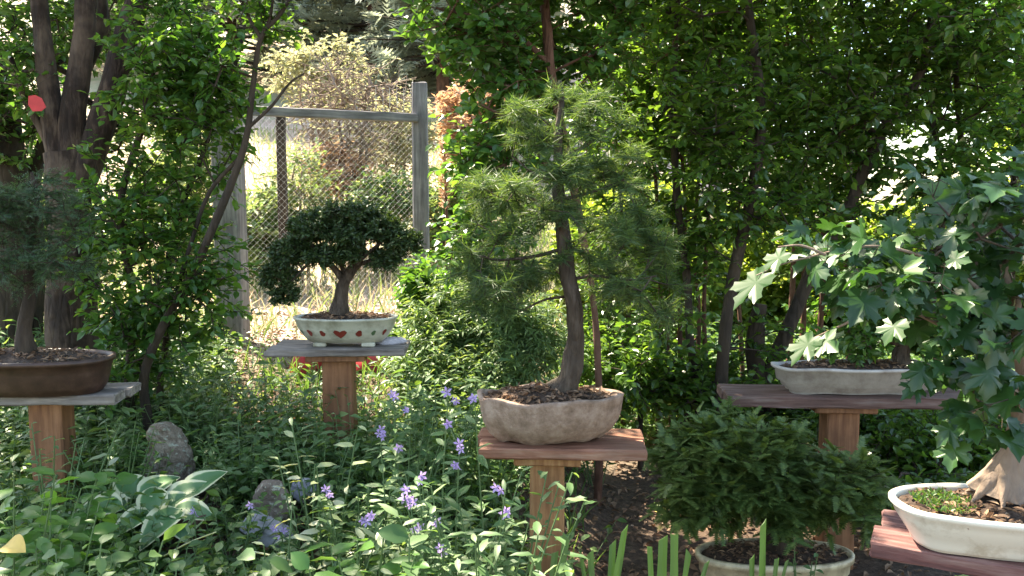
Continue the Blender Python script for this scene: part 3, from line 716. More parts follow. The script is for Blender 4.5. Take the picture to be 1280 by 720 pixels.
def zbox(mb, cx, cy, w_, d_, z0, z1, bev=.008, jit=0.0, rng=None):
    """upright post"""
    t = MB(); box(t, z0, z1, -w_ / 2, w_ / 2, -d_ / 2, d_ / 2, bev, jit, rng, nx=6)
    off = mb.n
    V = np.concatenate(t.v); V2 = np.stack([V[:, 1] + cx, -V[:, 2] * -1 + cy, V[:, 0]], 1)
    mb.v.append(V2.astype(np.float32)); mb.n += len(V2)
    for f in t.f: mb.f.append(f[:, ::-1] * 1 + off)
    mb.smooth += t.smooth; mb.mi += t.mi; return mb

rng0 = np.random.default_rng(77)
pl = W(293, 430, 6.0); pr = W(527, 330, 6.6); pm = W(352, 200, 7.4)
gate = empty('garden_gateway', (pl[0], pl[1], GH(pl[0], pl[1])), 'weathered grey gateway of posts, top rail and wire netting', 'gateway'); go = np.array(gate.location)
def gpost(p, wd, topz):
    m = MB(); zbox(m, p[0], p[1], wd, wd, GH(p[0], p[1]) - .15, topz, .012, .002, rng0); return m.build('post', M['greypost'] if wd > .08 else M['barkD'], gate, go)
gpost(pl, .185, W(293, 122, 6.0)[2]); gpost(pr, .118, W(527, 103, 6.6)[2]); gpost(pm, .075, W(352, 140, 7.4)[2])
a = W(296, 137, 5.92); b = W(522, 147, 6.54)
m = MB(); d = unit(b - a); ln = np.linalg.norm(b - a); box(m, 0, ln, -.022, .022, -.036, .030, .006, .001, rng0, 10)
rail = m.build('rail', M['greyrail'], gate); rail.location = tuple(a - go); rail.rotation_euler = (0, -math.asin(d[2]), math.atan2(d[1], d[0]))
# netting: fine wires across the gateway and a taller strip above the rail on the right
m = MB()
def netting(m, A, B, z0, z1, step, r):
    n = int(np.linalg.norm((B - A)[:2]) / step); t = np.linspace(0, 1, n + 1); P0 = A + (B - A) * t[:, None]; P0[:, 2] = z0; P1 = P0.copy(); P1[:, 2] = z1
    wob = rng0.normal(size=(n + 1, 3)) * .004; frustums(m, P0 + wob, P1 + wob, np.full(n + 1, r), np.full(n + 1, r), 3)
    return
    k = int((z1 - z0) / step); zz = np.linspace(z0, z1, k + 1); Q0 = np.stack([np.full(k + 1, A[0]), np.full(k + 1, A[1]), zz], 1); Q1 = np.stack([np.full(k + 1, B[0]), np.full(k + 1, B[1]), zz + .01], 1)
    frustums(m, Q0, Q1, np.full(k + 1, r), np.full(k + 1, r), 3)
off = np.array([0, .07, 0])
def diamond(m, A, B, z0, z1, step, r):
    Lh = np.linalg.norm((B - A)[:2]); Hh = z1 - z0; u = (B - A) / Lh; u[2] = 0; P0 = []; P1 = []
    for s_ in np.arange(-Hh, Lh, step):
        a0, a1 = max(s_, 0), min(s_ + Hh, Lh)
        if a1 - a0 < .01: continue
        P0.append([*(A + u * a0)[:2], z0 + a0 - s_]); P1.append([*(A + u * a1)[:2], z0 + a1 - s_])
        P0.append([*(A + u * (a0))[:2] + .001, z1 - (a0 - s_)]); P1.append([*(A + u * a1)[:2] + .001, z1 - (a1 - s_)])
    frustums(m, P0, P1, np.full(len(P0), r), np.full(len(P0), r), 3)
diamond(m, W(296, 140, 6.05), W(522, 148, 6.65), .62, a[2] - .03, .046, .0004)
netting(m, W(470, 140, 6.56), W(522, 148, 6.70), a[2] + .04, a[2] + .24, .05, .0014)
m.build('wire_netting', M['wire'], gate, go)

# dry stalk right of the gatepost
c = W(556, 300, 7.2); g = GH(c[0], c[1]); st = empty('dry_stalk', (c[0], c[1], g), 'tall reddish dry stalk right of the tall grey gatepost', 'plant')
m = MB(); Hs = W(554, 180, 7.2)[2] - g; tube(m, [(0, 0, 0), (.02, 0, Hs * .5), (0, 0, Hs)], [.014, .012, .006], 6)
m.build('stem', M['barkR'], st)
m = MB(); N = 260; r_ = np.random.default_rng(5); z = r_.uniform(.6, 1.02, N) * Hs; aa = r_.random(N) * 6.28
leaves(m, T_small(.5), np.stack([np.cos(aa) * .012, np.sin(aa) * .012, z], 1), np.stack([np.cos(aa), np.sin(aa), np.full(N, .6)], 1), np.array([[0, 0, 1.]]).repeat(N, 0), .05); m.build('seed_head', M['orange'], st)

# ------------------------------------------------------------------ bonsai tables
def table(label, cx, cy, ztop, w_, d_, th, rz, postw, postd, pcx, planks, pm_, tm, cleat=True, seed=1, tilt=0.0, gap=.008):
    """cx,cy centre of the top; pcx the post's offset along x"""
    rng = np.random.default_rng(seed); g = GH(cx, cy)
    root = empty('bonsai_stand', (cx, cy, g), label, 'stand', 'single post bonsai stands', rz)
    h = ztop - g
    pw = d_ / planks
    for k in range(planks):
        m = MB(); y0 = -d_ / 2 + k * pw + gap / 2; y1 = y0 + pw - gap
        ex = rng.uniform(-.012, .012, 2)
        box(m, -w_ / 2 + ex[0], w_ / 2 + ex[1], y0, y1, h - th + rng.uniform(0, .003), h + rng.uniform(-.003, 0), .005, .0016, rng, 9)
        o = m.build('plank', tm[k % len(tm)] if isinstance(tm, list) else tm, root); o.rotation_euler = (0, tilt, 0)
        if tilt: o.location = (0, 0, 0); o.location = (-h * math.sin(tilt), 0, h * (1 - math.cos(tilt)))
    m = MB(); ph = h - th - (.032 if cleat else .001)
    zbox(m, pcx, .0, postw, postd, -.1, ph, .007, .001, rng); m.build('post', pm_, root)
    if cleat:
        m = MB(); box(m, pcx - postw * .95, pcx + postw * .95, -d_ * .36, d_ * .36, ph + .001, h - th - .001, .004, .001, rng, 3); m.build('cleat', pm_, root)
    return root

tz_c = W(703, 556, 2.8)[2]
c = W(703, 556, 2.8); table('reddish plank stand with an orange cedar post under the tall pine', c[0] - .005, 2.82, tz_c + .020, .56, .27, .042, R(-3), .118, .118, -.045, 2, M['cedar'], M['redplank'], True, 21)
zl = W(424, 432, 3.8)[2]
c = W(424, 432, 3.8); table('grey topped stand with a brown post under the domed bonsai', c[0], 3.85, zl, .63, .30, .035, R(2), .140, .12, -.012, 2, M['cedarD'], M['greyplank'], True, 22, gap=.012)
zr = W(1060, 492, 3.6)[2]
c = W(1060, 492, 3.6); table('long dark plank stand under the grey oval pot', c[0], 3.66, zr, 1.06, .27, .050, R(-3), .140, .12, -.01, 2, M['cedarD'], M['darkplank'], True, 23)
za = W(40, 494, 3.2)[2]
c = W(20, 494, 3.2); table('grey board stand with a brown post under the brown pot', c[0], 3.25, za + .012, .80, .25, .040, R(3), .125, .12, .105, 2, M['cedarD'], M['greyplank'], False, 24)
zf = W(1110, 688, 2.1)[2]
c = W(1290, 665, 2.1); table('plum painted plank stand under the ivory pot', c[0] + .035, 2.10, zf, .80, .30, .045, R(-27), .12, .12, .1, 2, M['cedarD'], M['plumplank'], True, 25)

# ------------------------------------------------------------------ pots
def sq(a, n): return math.copysign(abs(math.cos(a)) ** (2 / n), math.cos(a)), math.copysign(abs(math.sin(a)) ** (2 / n), math.sin(a))
def ringed(mb, prof, A, B, n=2.0, seg=72, wob=0.0, wf=3.0, seed=0, vwob=0.0, close_bottom=True, mi=0):
    """oval pot wall from a profile of (scale inset in metres, z); superellipse plan with half axes A, B"""
    V = []
    for j, (ins, z) in enumerate(prof):
        for k in range(seg):
            a = 2 * PI * k / seg; cx, sy = sq(a, n)
            x = (A + ins) * cx; y = (B + ins) * sy
            if wob or vwob:
                q = mnoise.noise(Vector((math.cos(a) * wf + seed, math.sin(a) * wf, z * 14)))
                s = 1 + wob * q; x *= s; y *= s
                zz = z + vwob * mnoise.noise(Vector((math.cos(a) * 2.1 + seed + 9, math.sin(a) * 2.1, .3)))
            else: zz = z
            V.append((x, y, zz))
    m = len(prof); k = np.arange(seg); k2 = (k + 1) % seg
    Fs = np.concatenate([np.stack([i * seg + k, i * seg + k2, (i + 1) * seg + k2, (i + 1) * seg + k], 1) for i in range(m - 1)])
    mb.add(V, Fs, mi=mi)
    if close_bottom: mb.add(V[:seg], [tuple(reversed(range(seg)))], mi=mi)
    return mb
def soil(root, A, B, n, z, mound, seed, mossy=False, chips=420, chipmat=None):
    m = MB(); V = []; Fs = []; nr = 9; seg = 48
    for j in range(nr + 1):
        t = j / nr
        for k in range(seg):
            a = 2 * PI * k / seg; cx, sy = sq(a, n); x = A * cx * t; y = B * sy * t
            V.append((x, y, z + mound * (1 - t * t) + .006 * mnoise.noise(Vector((x * 30 + seed, y * 30, 0)))))
    k = np.arange(seg); k2 = (k + 1) % seg
    Fs = np.concatenate([np.stack([j * seg + k, (j + 1) * seg + k, (j + 1) * seg + k2, j * seg + k2], 1) for j in range(nr)])
    m.add(V, Fs); s = m.build('soil', M['soil'], root)
    rng = np.random.default_rng(seed); N = chips; r = np.sqrt(rng.random(N)) * .97; a = rng.random(N) * 2 * PI
    cs = np.array([sq(q, n) for q in a]); x = A * cs[:, 0] * r; y = B * cs[:, 1] * r
    P = np.stack([x, y, z + mound * (1 - r * r) + .005], 1); b = rng.random(N) * 6.28
    m = MB(); leaves(m, T_oval(.4, .1, -.1), P, np.stack([np.cos(b), np.sin(b), rng.normal(size=N) * .3], 1), unit(np.array([0, 0, 1.]) + rng.normal(size=(N, 3)) * .5), .028 * rng.uniform(.4, 1.3, N))
    mu = m.build('mulch', chipmat or M['litter'], root)
    if mossy:
        N = 650; r = np.sqrt(rng.random(N)); a = rng.random(N) * 2 * PI; P = np.stack([-A * .66 + A * .24 * r * np.cos(a), -B * .05 + B * .6 * r * np.sin(a), np.full(N, z + .012)], 1)
        m = MB(); leaves(m, T_lance(.3), P, unit(np.stack([rng.normal(size=N) * .9, rng.normal(size=N) * .5, np.ones(N)], 1)), unit(rng.normal(size=(N, 3))), .015 * rng.uniform(.5, 1.4, N)); m.build('moss', M['carpet'], root)

def potted(name, label, cx, cy, z, rz=0.0, group='bonsai trees in pots'):
    return empty(name, (cx, cy, z), label, 'bonsai', group, rz)

def bonsai_crown(root, limbs, ells, n, bark, leaf, size, tmpl, twigs, per, tl, seed, twig_r, flat=.5, droop=.1, rough=.3, twr=.001, out=.6, nside=12, flute=0.0):
    """limbs and lobes in world coordinates, meshes relative to the root (unrotated)"""
    rng = np.random.default_rng(seed); org = np.array(root.location); mt = MB(); mbr = MB(); ml = MB(); base = []; br = []
    for P, r in limbs:
        Q, q = smooth_poly(P, r, 7); tube(mt, Q, q, nside, rough, 22, seed, flute); base += list(Q[::2]); br += list(q[::2])
    T = sample_ell(ells, n, rng); A, B, ra, rb, dirs = skeleton(base, br, T, rng, twig_r)
    frustums(mbr, A, B, ra, rb, 5); foliage(ml, mbr, T, dirs, rng, tmpl, size, twigs, per, tl, flat, droop, out, twr)
    mt.build('trunk', bark, root, org); mbr.build('branches', bark, root, org); ml.build('crown', leaf, root, org)

# --- tall pine in the rough clay pot (middle)
c = W(687, 550, 2.8); pz = tz_c + .0225
pine = potted('pine_bonsai', 'tall soft needled pine in a rough irregular clay pot on the reddish stand', c[0], 2.80, pz)
A_, B_ = .246, .140
m = MB(); hh = W(687, 492, 2.8)[2] - pz
ringed(m, [(-.078, 0), (-.066, .008), (-.036, hh * .22), (-.016, hh * .45), (-.006, hh * .65), (.0, hh * .93), (.003, hh), (-.014, hh + .002), (-.020, hh - .02), (-.04, hh - .05)], A_, B_, 2.05, 96, .035, 1.6, 4, .018)
pot = m.build('pot', M['potstone'], pine)
soil(pine, A_ - .022, B_ - .022, 2.3, hh - .018, .035, 31, chips=620)
trunk = L([(700, 492, 2.80), (712, 470, 2.80), (719, 430, 2.80), (718, 385, 2.79), (708, 335, 2.80), (704, 285, 2.81), (698, 235, 2.8), (697, 180, 2.8), (702, 130, 2.8), (700, 100, 2.8)], 2.8, [36, 26, 22, 20, 19, 17, 14, 11, 8, 4])
bl = [L([(710, 350), (745, 345), (785, 350), (820, 345, 2.7)], 2.8, (5, 2)), L([(705, 310), (670, 320), (625, 325), (600, 320, 2.7)], 2.8, (5, 2)),
      L([(700, 250), (740, 240), (780, 225)], 2.8, (5, 2)), L([(699, 230), (665, 215), (640, 195)], 2.8, (4, 2)), L([(712, 370), (680, 375), (650, 390)], 2.85, (4, 2)), L([(700, 200), (735, 180), (760, 160)], 2.8, (6, 2))]
bonsai_crown(pine, [trunk] + bl,
     [ell(722, 132, 2.8, 40, 20, .10), ell(790, 190, 2.8, 22, 12, .1), ell(655, 140, 2.85, 18, 10, .08), ell(752, 168, 2.8, 36, 18, .12), ell(672, 170, 2.8, 34, 18, .12), ell(768, 222, 2.8, 46, 18, .16), ell(640, 235, 2.8, 44, 18, .16), ell(705, 215, 2.76, 44, 15, .12),
      ell(690, 272, 2.76, 60, 15, .14), ell(780, 290, 2.8, 46, 18, .18), ell(622, 290, 2.8, 44, 18, .18), ell(650, 345, 2.8, 56, 18, .18), ell(772, 352, 2.8, 56, 20, .18), ell(735, 318, 2.78, 46, 12, .12), ell(690, 335, 2.9, 40, 12, .1), ell(600, 330, 2.8, 26, 22, .12), ell(820, 340, 2.8, 22, 22, .12), ell(604, 240, 2.8, 26, 14, .12), ell(812, 262, 2.8, 30, 14, .12), ell(618, 375, 2.8, 36, 14, .14), ell(812, 388, 2.8, 30, 12, .12), ell(830, 310, 2.8, 22, 12, .1)],
     155, M['barkG'], M['pine'], .042, T_needle(.06), 8, 38, .066, 32, .0016, flat=.2, droop=.15, out=1.2, flute=.07)

# --- domed bonsai in the cream pot with red hearts
c = W(433, 432, 3.82); pz = zl + .001
dome = potted('domed_bonsai', 'domed dark green bonsai in a cream pot painted with red hearts', c[0], 3.82, pz)
A_, B_ = W(496, 395, 3.82)[0] - c[0], .135
hh = W(433, 395, 3.82)[2] - pz
m = MB(); ringed(m, [(-.075, .016), (-.065, .018), (-.040, .045), (-.014, .085), (-.002, hh - .012), (.004, hh - .008), (.006, hh), (-.006, hh + .002), (-.014, hh - .008), (-.022, hh - .04)], A_, B_, 2.2, 84)
pot = m.build('pot', M['potwhite'], dome)
for sx in (-1, 1):
    for sy in (-1, 1):
        m = MB(); box(m, sx * .11 - .03, sx * .11 + .03, sy * .048 - .016, sy * .048 + .016, 0.0, .019, .004); m.build('foot', M['potwhite'], pot)
def wall_pt(ax, z):
    """outer wall point of the cream pot at angle ax and height z"""
    ins = np.interp(z, [.018, .045, .085, hh - .012], [-.065, -.040, -.014, -.002]); cx, sy = sq(ax, 2.2)
    return np.array([(A_ + ins) * cx, (B_ + ins) * sy, z])
for k, (dg, kind, sz) in enumerate([(-152, 'g', .8), (-132, 'r', 1.0), (-112, 'r', .9), (-91, 'r', 1.15), (-70, 'r', 1.0), (-50, 'g', .8), (-30, 'r', .9)]):
    m = MB(); o = []; Z0 = .068
    if kind == 'r' and k == 3: sh = [(0, -.020), (.012, -.006), (.018, .006), (.012, .015), (.004, .012), (0, .006), (-.004, .012), (-.012, .015), (-.018, .006), (-.012, -.006)]
    else: sh = [(math.cos(q) * .012 * (1 + .25 * math.sin(3 * q + k)), math.sin(q) * .016) for q in np.linspace(0, 2 * PI, 11)[:-1]]
    cpt = wall_pt(R(dg), Z0); nrm = unit(cpt * np.array([1 / A_ ** 2, 1 / B_ ** 2, 0]))
    for (u, v) in [(0, 0)] + sh:
        da = u * sz / .17; q = wall_pt(R(dg) + da, Z0 + v * sz); o.append(q + nrm * .0022)
    n_ = len(sh); m.add(o, [(0, 1 + i, 1 + (i + 1) % n_) for i in range(n_)])
    m.build('painted_heart' if k == 3 else 'painted_spot', M['motifred'] if kind == 'r' else M['motifgreen'], pot)
soil(dome, A_ - .018, B_ - .018, 2.2, hh - .012, .02, 33, chips=420)
trunk = L([(424, 392), (426, 375), (430, 352), (444, 332), (452, 312), (455, 290)], 3.82, [26, 17, 15, 13, 9, 5])
bl = [L([(430, 352), (415, 332), (400, 318), (384, 300)], 3.82, (9, 4)), L([(432, 350), (424, 320), (422, 290)], 3.84, (8, 3)), L([(444, 332), (468, 325), (490, 318)], 3.82, (7, 3)),
      L([(398, 318), (380, 335), (364, 352)], 3.80, (5, 2)), L([(446, 330), (458, 318), (480, 300)], 3.78, (6, 3))]
bonsai_crown(dome, [trunk] + bl,
     [ell(436, 268, 3.82, 44, 14, .15), ell(398, 286, 3.82, 34, 14, .16), ell(470, 284, 3.82, 36, 13, .16), ell(372, 314, 3.80, 32, 13, .13), ell(498, 303, 3.82, 26, 12, .13), ell(350, 344, 3.8, 20, 16, .1), ell(440, 296, 3.70, 30, 10, .1),
      ell(352, 368, 3.8, 20, 9, .08), ell(432, 316, 3.76, 32, 9, .12), ell(486, 324, 3.82, 24, 8, .1), ell(400, 322, 3.74, 26, 9, .1)],
     430, M['barkG'], M['juniper'], .019, T_lance(.45), 7, 15, .036, 34, .0011, flat=.3, droop=0, out=.8, twr=.0008)

# --- grey oval pot with small tree on the long dark stand
c = W(1072, 480, 3.62); pz = zr + .001
gr = potted('leafy_bonsai', 'short stemmed leafy bonsai in a long grey oval pot with banded sides', c[0], 3.63, pz)
A_, B_ = .370, .125; hh = W(1072, 456, 3.62)[2] - pz
m = MB(); ringed(m, [(-.075, 0), (-.070, .012), (-.055, .018), (-.052, .030), (-.036, .036), (-.034, .050), (-.018, .058), (-.012, hh - .016), (.002, hh - .012), (.004, hh), (-.008, hh + .002), (-.020, hh - .012), (-.03, hh - .04)], A_, B_, 2.5, 84, .012, 2, 6, .008)
pot = m.build('pot', M['potgrey'], gr); soil(gr, A_ - .022, B_ - .022, 2.5, hh - .014, .02, 35, chips=420)
bonsai_crown(gr, [L([(1130, 462), (1126, 445), (1132, 420), (1120, 395)], 3.63, [26, 20, 16, 8]), L([(1128, 432), (1095, 420), (1060, 415)], 3.63, (9, 4))],
     [ell(1120, 400, 3.63, 60, 26, .15), ell(1060, 425, 3.63, 40, 18, .12), ell(1165, 425, 3.63, 30, 22, .12)], 90, M['barkG'], M['shrub'], .040, T_oval(.6), 4, 5, .06, 36, .0015)

# --- left pot
c = W(25, 485, 3.2); pz = za + .013
lf = potted('soft_juniper_bonsai', 'soft blue green juniper in a wide dark brown pot by the patchy trunks', c[0] - .02, 3.22, pz)
A_ = W(139, 440, 3.22)[0] - (c[0] - .02); B_ = .165; hh = W(25, 446, 3.2)[2] - pz
m = MB(); ringed(m, [(-.05, 0), (-.045, .008), (-.040, .012), (-.030, .03), (-.016, hh * .6), (-.008, hh - .02), (.002, hh - .017), (.003, hh), (-.010, hh + .002), (-.018, hh - .012), (-.02, hh - .05)], A_, B_, 2.5, 84)
m.build('pot', M['potbrown'], lf); soil(lf, A_ - .02, B_ - .02, 2.5, hh - .014, .03, 37, chips=520)
bonsai_crown(lf, [L([(36, 445), (30, 410), (38, 370), (34, 310), (44, 250), (40, 215)], 3.22, [26, 18, 15, 13, 9, 4]), L([(36, 330), (70, 310), (95, 290)], 3.2, (7, 3)), L([(36, 300), (5, 280), (-25, 270)], 3.2, (7, 3))],
     [ell(45, 240, 3.2, 44, 26, .14), ell(10, 270, 3.2, 50, 30, .16), ell(85, 280, 3.15, 28, 26, .12), ell(60, 320, 3.2, 45, 26, .16), ell(5, 340, 3.2, 40, 26, .14), ell(100, 345, 3.15, 22, 20, .1), ell(-30, 300, 3.2, 40, 40, .14)],
     120, M['barkD'], M['bluejun'], .026, T_spray(4, .25, .09), 6, 14, .085, 38, .0014, flat=.4, droop=.1)

# --- nest spruce in the buff pot, low
gpx = W(968, 690, 3.25); gz = GH(gpx[0], 3.25)
sp = potted('spreading_spruce', 'wide low spruce in a buff oval pot on the ground', gpx[0], 3.25, gz)
A_, B_ = W(1065, 690, 3.25)[0] - gpx[0], .14; hh = W(968, 690, 3.25)[2] - gz
m = MB(); ringed(m, [(-.075, 0), (-.070, .01), (-.040, hh * .4), (-.016, hh * .7), (-.012, hh * .72), (-.010, hh - .03), (.003, hh - .026), (.004, hh), (-.010, hh + .002), (-.020, hh - .014), (-.03, hh - .05)], A_, B_, 2.2, 84)
m.build('pot', M['potbuff'], sp); soil(sp, A_ - .02, B_ - .02, 2.2, hh - .014, .03, 39, chips=520)
bonsai_crown(sp, [L([(968, 688), (966, 655), (960, 620), (965, 580), (960, 545)], 3.25, [34, 26, 20, 14, 6]), L([(962, 620), (910, 600), (860, 590)], 3.2, (10, 4)), L([(964, 610), (1020, 600), (1070, 600)], 3.2, (10, 4))],
     [ell(870, 564, 3.25, 46, 18, .2), ell(1040, 594, 3.25, 46, 16, .2), ell(1075, 612, 3.25, 28, 18, .16), ell(935, 560, 3.25, 66, 22, .22), ell(890, 586, 3.2, 50, 30, .2), ell(1025, 605, 3.2, 48, 20, .2), ell(955, 598, 3.12, 90, 22, .14), ell(868, 622, 3.2, 38, 24, .16), ell(1000, 622, 3.2, 40, 16, .14), ell(920, 632, 3.2, 34, 16, .14), ell(965, 640, 3.1, 40, 14, .12), ell(1058, 632, 3.2, 38, 22, .16),
      ell(850, 572, 3.3, 26, 20, .14), ell(930, 550, 3.3, 60, 14, .18)],
     190, M['barkD'], M['spruce'], .060, T_spray(8, .36, .15, -.2), 6, 7, .09, 40, .0016, flat=.9, droop=.08, out=.9)

# --- maple in the ivory pot, front right
c = W(1262, 650, 2.14); pz = zf + .001
mp = potted('maple_bonsai', 'broad leaved maple with a flared pale trunk in an ivory oval pot', c[0] + .04, 2.11, pz, R(-9))
mo = np.array(mp.location); A_, B_ = (c[0] + .04) - W(1117, 630, 2.15)[0], .155; hh = W(1150, 630, 2.15)[2] - pz + .012
m = MB(); ringed(m, [(-.062, 0), (-.056, .006), (-.050, .012), (-.048, .02), (-.030, hh * .4), (-.010, hh * .7), (-.004, hh - .018), (.003, hh - .012), (.003, hh - .002), (-.004, hh + .002), (-.012, hh), (-.017, hh - .010), (-.025, hh - .05)], A_, B_, 2.6, 96, .01, 2, 3, .003)
m.build('pot', M['potivory'], mp); soil(mp, A_ - .018, B_ - .018, 2.6, hh - .016, .025, 41, mossy=True, chips=520)
fl = [L([(1252, 618), (1258, 596), (1266, 570), (1276, 530), (1282, 470), (1270, 400), (1255, 330)], 2.15, [84, 54, 38, 32, 27, 20, 10])]
for (dx, dy, dyy) in [(-46, 18, 0.0), (-30, 30, -.06), (10, 34, -.09), (45, 22, -.03), (30, 6, .07), (-22, 4, .08)]:
    P_ = [W(1260, 590, 2.15), W(1254 + dx * .45, 606, 2.15 + dyy * .5), W(1252 + dx, 622 + dy * .15, 2.15 + dyy)]; P_[2][2] = pz + hh + .004; fl.append((P_, [.032, .019, .004]))
fl += [L([(1276, 500), (1230, 440), (1170, 400, 2.05), (1110, 370, 2.0)], 2.12, [9, 6, 4, 2.5]), L([(1270, 400), (1200, 340), (1120, 310, 2.0), (1020, 330, 1.95), (975, 350, 1.92)], 2.1, [8, 5, 3.5, 2.5, 1.5]),
       L([(1130, 380), (1080, 410), (1040, 430)], 2.0, (5, 2)), L([(1280, 470), (1240, 500), (1205, 540)], 2.1, (7, 3)), L([(1060, 322), (1030, 310), (1000, 312)], 1.95, (4, 2))]
org = mo; mt = MB()
for i, (P, r) in enumerate(fl):
    Q, q = smooth_poly(P, r, 7); tube(mt, Q, q, 14 if i == 0 else 8, .12, 14, 5, .05 if i == 0 else 0)
mt.build('trunk', M['barkP'], mp, org)
mp_inv = None
rng = np.random.default_rng(44); ml = MB(); mbr = MB(); base = []; br = []
for P, r in [fl[0]] + fl[7:]:
    Q, q = smooth_poly(P, r, 6); base += list(Q[4:]); br += list(q[4:])
cl = [ell(1245, 300, 2.15, 70, 55, .2), ell(1230, 400, 2.1, 70, 60, .2), ell(1150, 340, 2.05, 70, 45, .16), ell(1240, 500, 2.05, 45, 60, .16), ell(1130, 360, 2.0, 55, 28, .14), ell(1060, 325, 2.0, 46, 24, .12), ell(1215, 440, 2.05, 40, 46, .14), ell(1230, 250, 2.1, 60, 40, .2)]
T = sample_ell(cl, 112, rng); sa, sb, sra, srb, dirs = skeleton(base, br, T, rng, .0013); frustums(mbr, sa, sb, sra, srb, 5)
N = 3 * len(T); cpt = np.repeat(T, 3, 0); pe = unit(rng.normal(size=(N, 3)) + np.repeat(dirs, 3, 0) + np.array([0, 0, .2])) * rng.uniform(.03, .07, (N, 1)); tip = cpt + pe
frustums(mbr, cpt, tip, np.full(N, .0012), np.full(N, .0009), 3)
ax = unit(pe * 8 + rng.normal(size=(N, 3)) * .4 + np.array([-.15, -.35, -.35])); up = unit(np.array([0, -.45, 1.]) + rng.normal(size=(N, 3)) * .38)
q_ = rng.integers(0, 5, N); szs = rng.uniform(.035, .098, N)
for v_, (cu, fo, tw) in enumerate([(.16, .10, 0), (.45, .28, .1), (.75, -.08, -.2), (.3, .45, .25), (1.0, .2, .15)]):
    k_ = q_ == v_; leaves(ml, T_maple(cu, fo, tw), tip[k_], ax[k_], up[k_], szs[k_], smooth=True)
# separate leaves on the long branch, turned so the sun glares off them
spec = [(990, 342, 1.92, .125, (-.70, -.15, -.72)), (1015, 316, 1.93, .085, (-.6, .1, -.51)), (1062, 326, 1.95, .085, (.5, -.3, .32)), (1045, 425, 1.98, .10, (-.6, -.2, -.65)), (1052, 428, 1.96, .085, (.2, -.8, -.19)),
        (1075, 345, 1.98, .10, (-.2, -.5, -.2)), (1110, 360, 2.0, .11, (-.3, -.5, -.3)), (1100, 300, 2.0, .1, (-.5, -.4, .0)), (1150, 330, 2.0, .11, (-.2, -.5, -.3))]
P = np.array([W(a_, b_, y_) for a_, b_, y_, s_, d_ in spec]); leaves(ml, T_maple(), P, np.array([s[4] for s in spec]), unit(np.array([[-.65, -.33, .70]] * len(spec)) + rng.normal(size=(len(spec), 3)) * .04), np.array([s[3] for s in spec]), smooth=True)
mbr.build('branches', M['barkG'], mp, org); ml.build('crown', M['maple'], mp, org)

# ------------------------------------------------------------------ stones and small things
def rock(name, label, mat, cpt, dims, seed, rough=.28, sub=4, rz=0, cat='stone', group=None, taper=0.0):
    import bmesh
    bm = bmesh.new(); bmesh.ops.create_icosphere(bm, subdivisions=sub, radius=1)
    for v in bm.verts:
        p = v.co.copy(); n1 = mnoise.noise(p * 1.1 + Vector((seed, 0, 0))); n2 = mnoise.noise(p * 3.1 + Vector((0, seed, 0))); n3 = mnoise.noise(p * 8 + Vector((0, 0, seed)))
        q = Vector([math.copysign(abs(a_) ** .72, a_) for a_ in p])
        q *= 1 + rough * n1 + rough * .5 * n2 + rough * .18 * n3
        k = 1 - taper * (q.z * .5 + .5)
        v.co = Vector((q.x * dims[0] * k, q.y * dims[1] * k, q.z * dims[2]))
    me = bpy.data.meshes.new(name); bm.to_mesh(me); bm.free(); me.materials.append(mat)
    for p in me.polygons: p.use_smooth = True
    o = bpy.data.objects.new(name, me); COL.objects.link(o); o.location = tuple(map(float, cpt)); o.rotation_euler = (0, 0, rz); return tag(o, label, cat, group)
def slab_rock(name, label, mat, left, right, tops, Y, dep, seed):
    """a rock whose two sides run as the photograph shows them: rings from bottom to top"""
    V = []; seg = 40; L_ = np.array([W(x, y, Y) for x, y in left]); R_ = np.array([W(x, y, Y) for x, y in right]); org = np.array([(L_[0, 0] + R_[0, 0]) / 2, Y, L_[0, 2]])
    nz = 26; t = np.linspace(0, 1, nz); tl = np.linspace(0, 1, len(L_))
    for k in range(nz + 3):
        tt = t[min(k, nz - 1)]; a = np.array([np.interp(tt, tl, L_[:, q]) for q in range(3)]); b = np.array([np.interp(tt, tl, R_[:, q]) for q in range(3)])
        sh = 1.0 if k < nz else (.86, .55, .04)[k - nz]; mid = (a + b) / 2; hx = (b[0] - a[0]) / 2 * sh
        for q in range(seg):
            an = 2 * PI * q / seg; cx, sy = sq(an, 4.5); z = mid[2] + (b[2] - a[2]) / 2 * cx * sh + (.003 if k >= nz else 0) * (k - nz + 1 if k >= nz else 0); dd = dep * (1 - .35 * tt) * sh
            p = np.array([mid[0] + hx * cx, Y + dd * sy, z]); d = np.array([cx, sy, .2])
            n1 = mnoise.noise(Vector(p * 9) + Vector((seed, 0, 0))); n2 = mnoise.noise(Vector(p * 26) + Vector((0, seed, 0))); n3 = abs(mnoise.noise(Vector(p * 60)))
            V.append(p + d * (.018 * n1 + .013 * n2 + .009 * n3) * (1 if k < nz else sh))
    V = np.array(V); ctr = (V.min(0) + V.max(0)) / 2; ext = (V.max(0) - V.min(0)) / 2; rr = np.random.default_rng(int(seed * 10))
    for _ in range(16):
        n_ = unit(rr.normal(size=3) * np.array([1, 1.2, .45])); d_ = np.linalg.norm(n_ * ext) * rr.uniform(.84, 1.02); ex = (V - ctr) @ n_ - d_; V = V - np.maximum(ex, 0)[:, None] * n_ * .9
    k = np.arange(seg); k2 = (k + 1) % seg; m = MB()
    m.add(V, np.concatenate([np.stack([r * seg + k, r * seg + k2, (r + 1) * seg + k2, (r + 1) * seg + k], 1) for r in range(nz + 2)])); m.add(V[-seg:], [tuple(range(seg))])
    o = m.build(name, mat, None, org); o.location = tuple(org); return tag(o, label, 'stone')
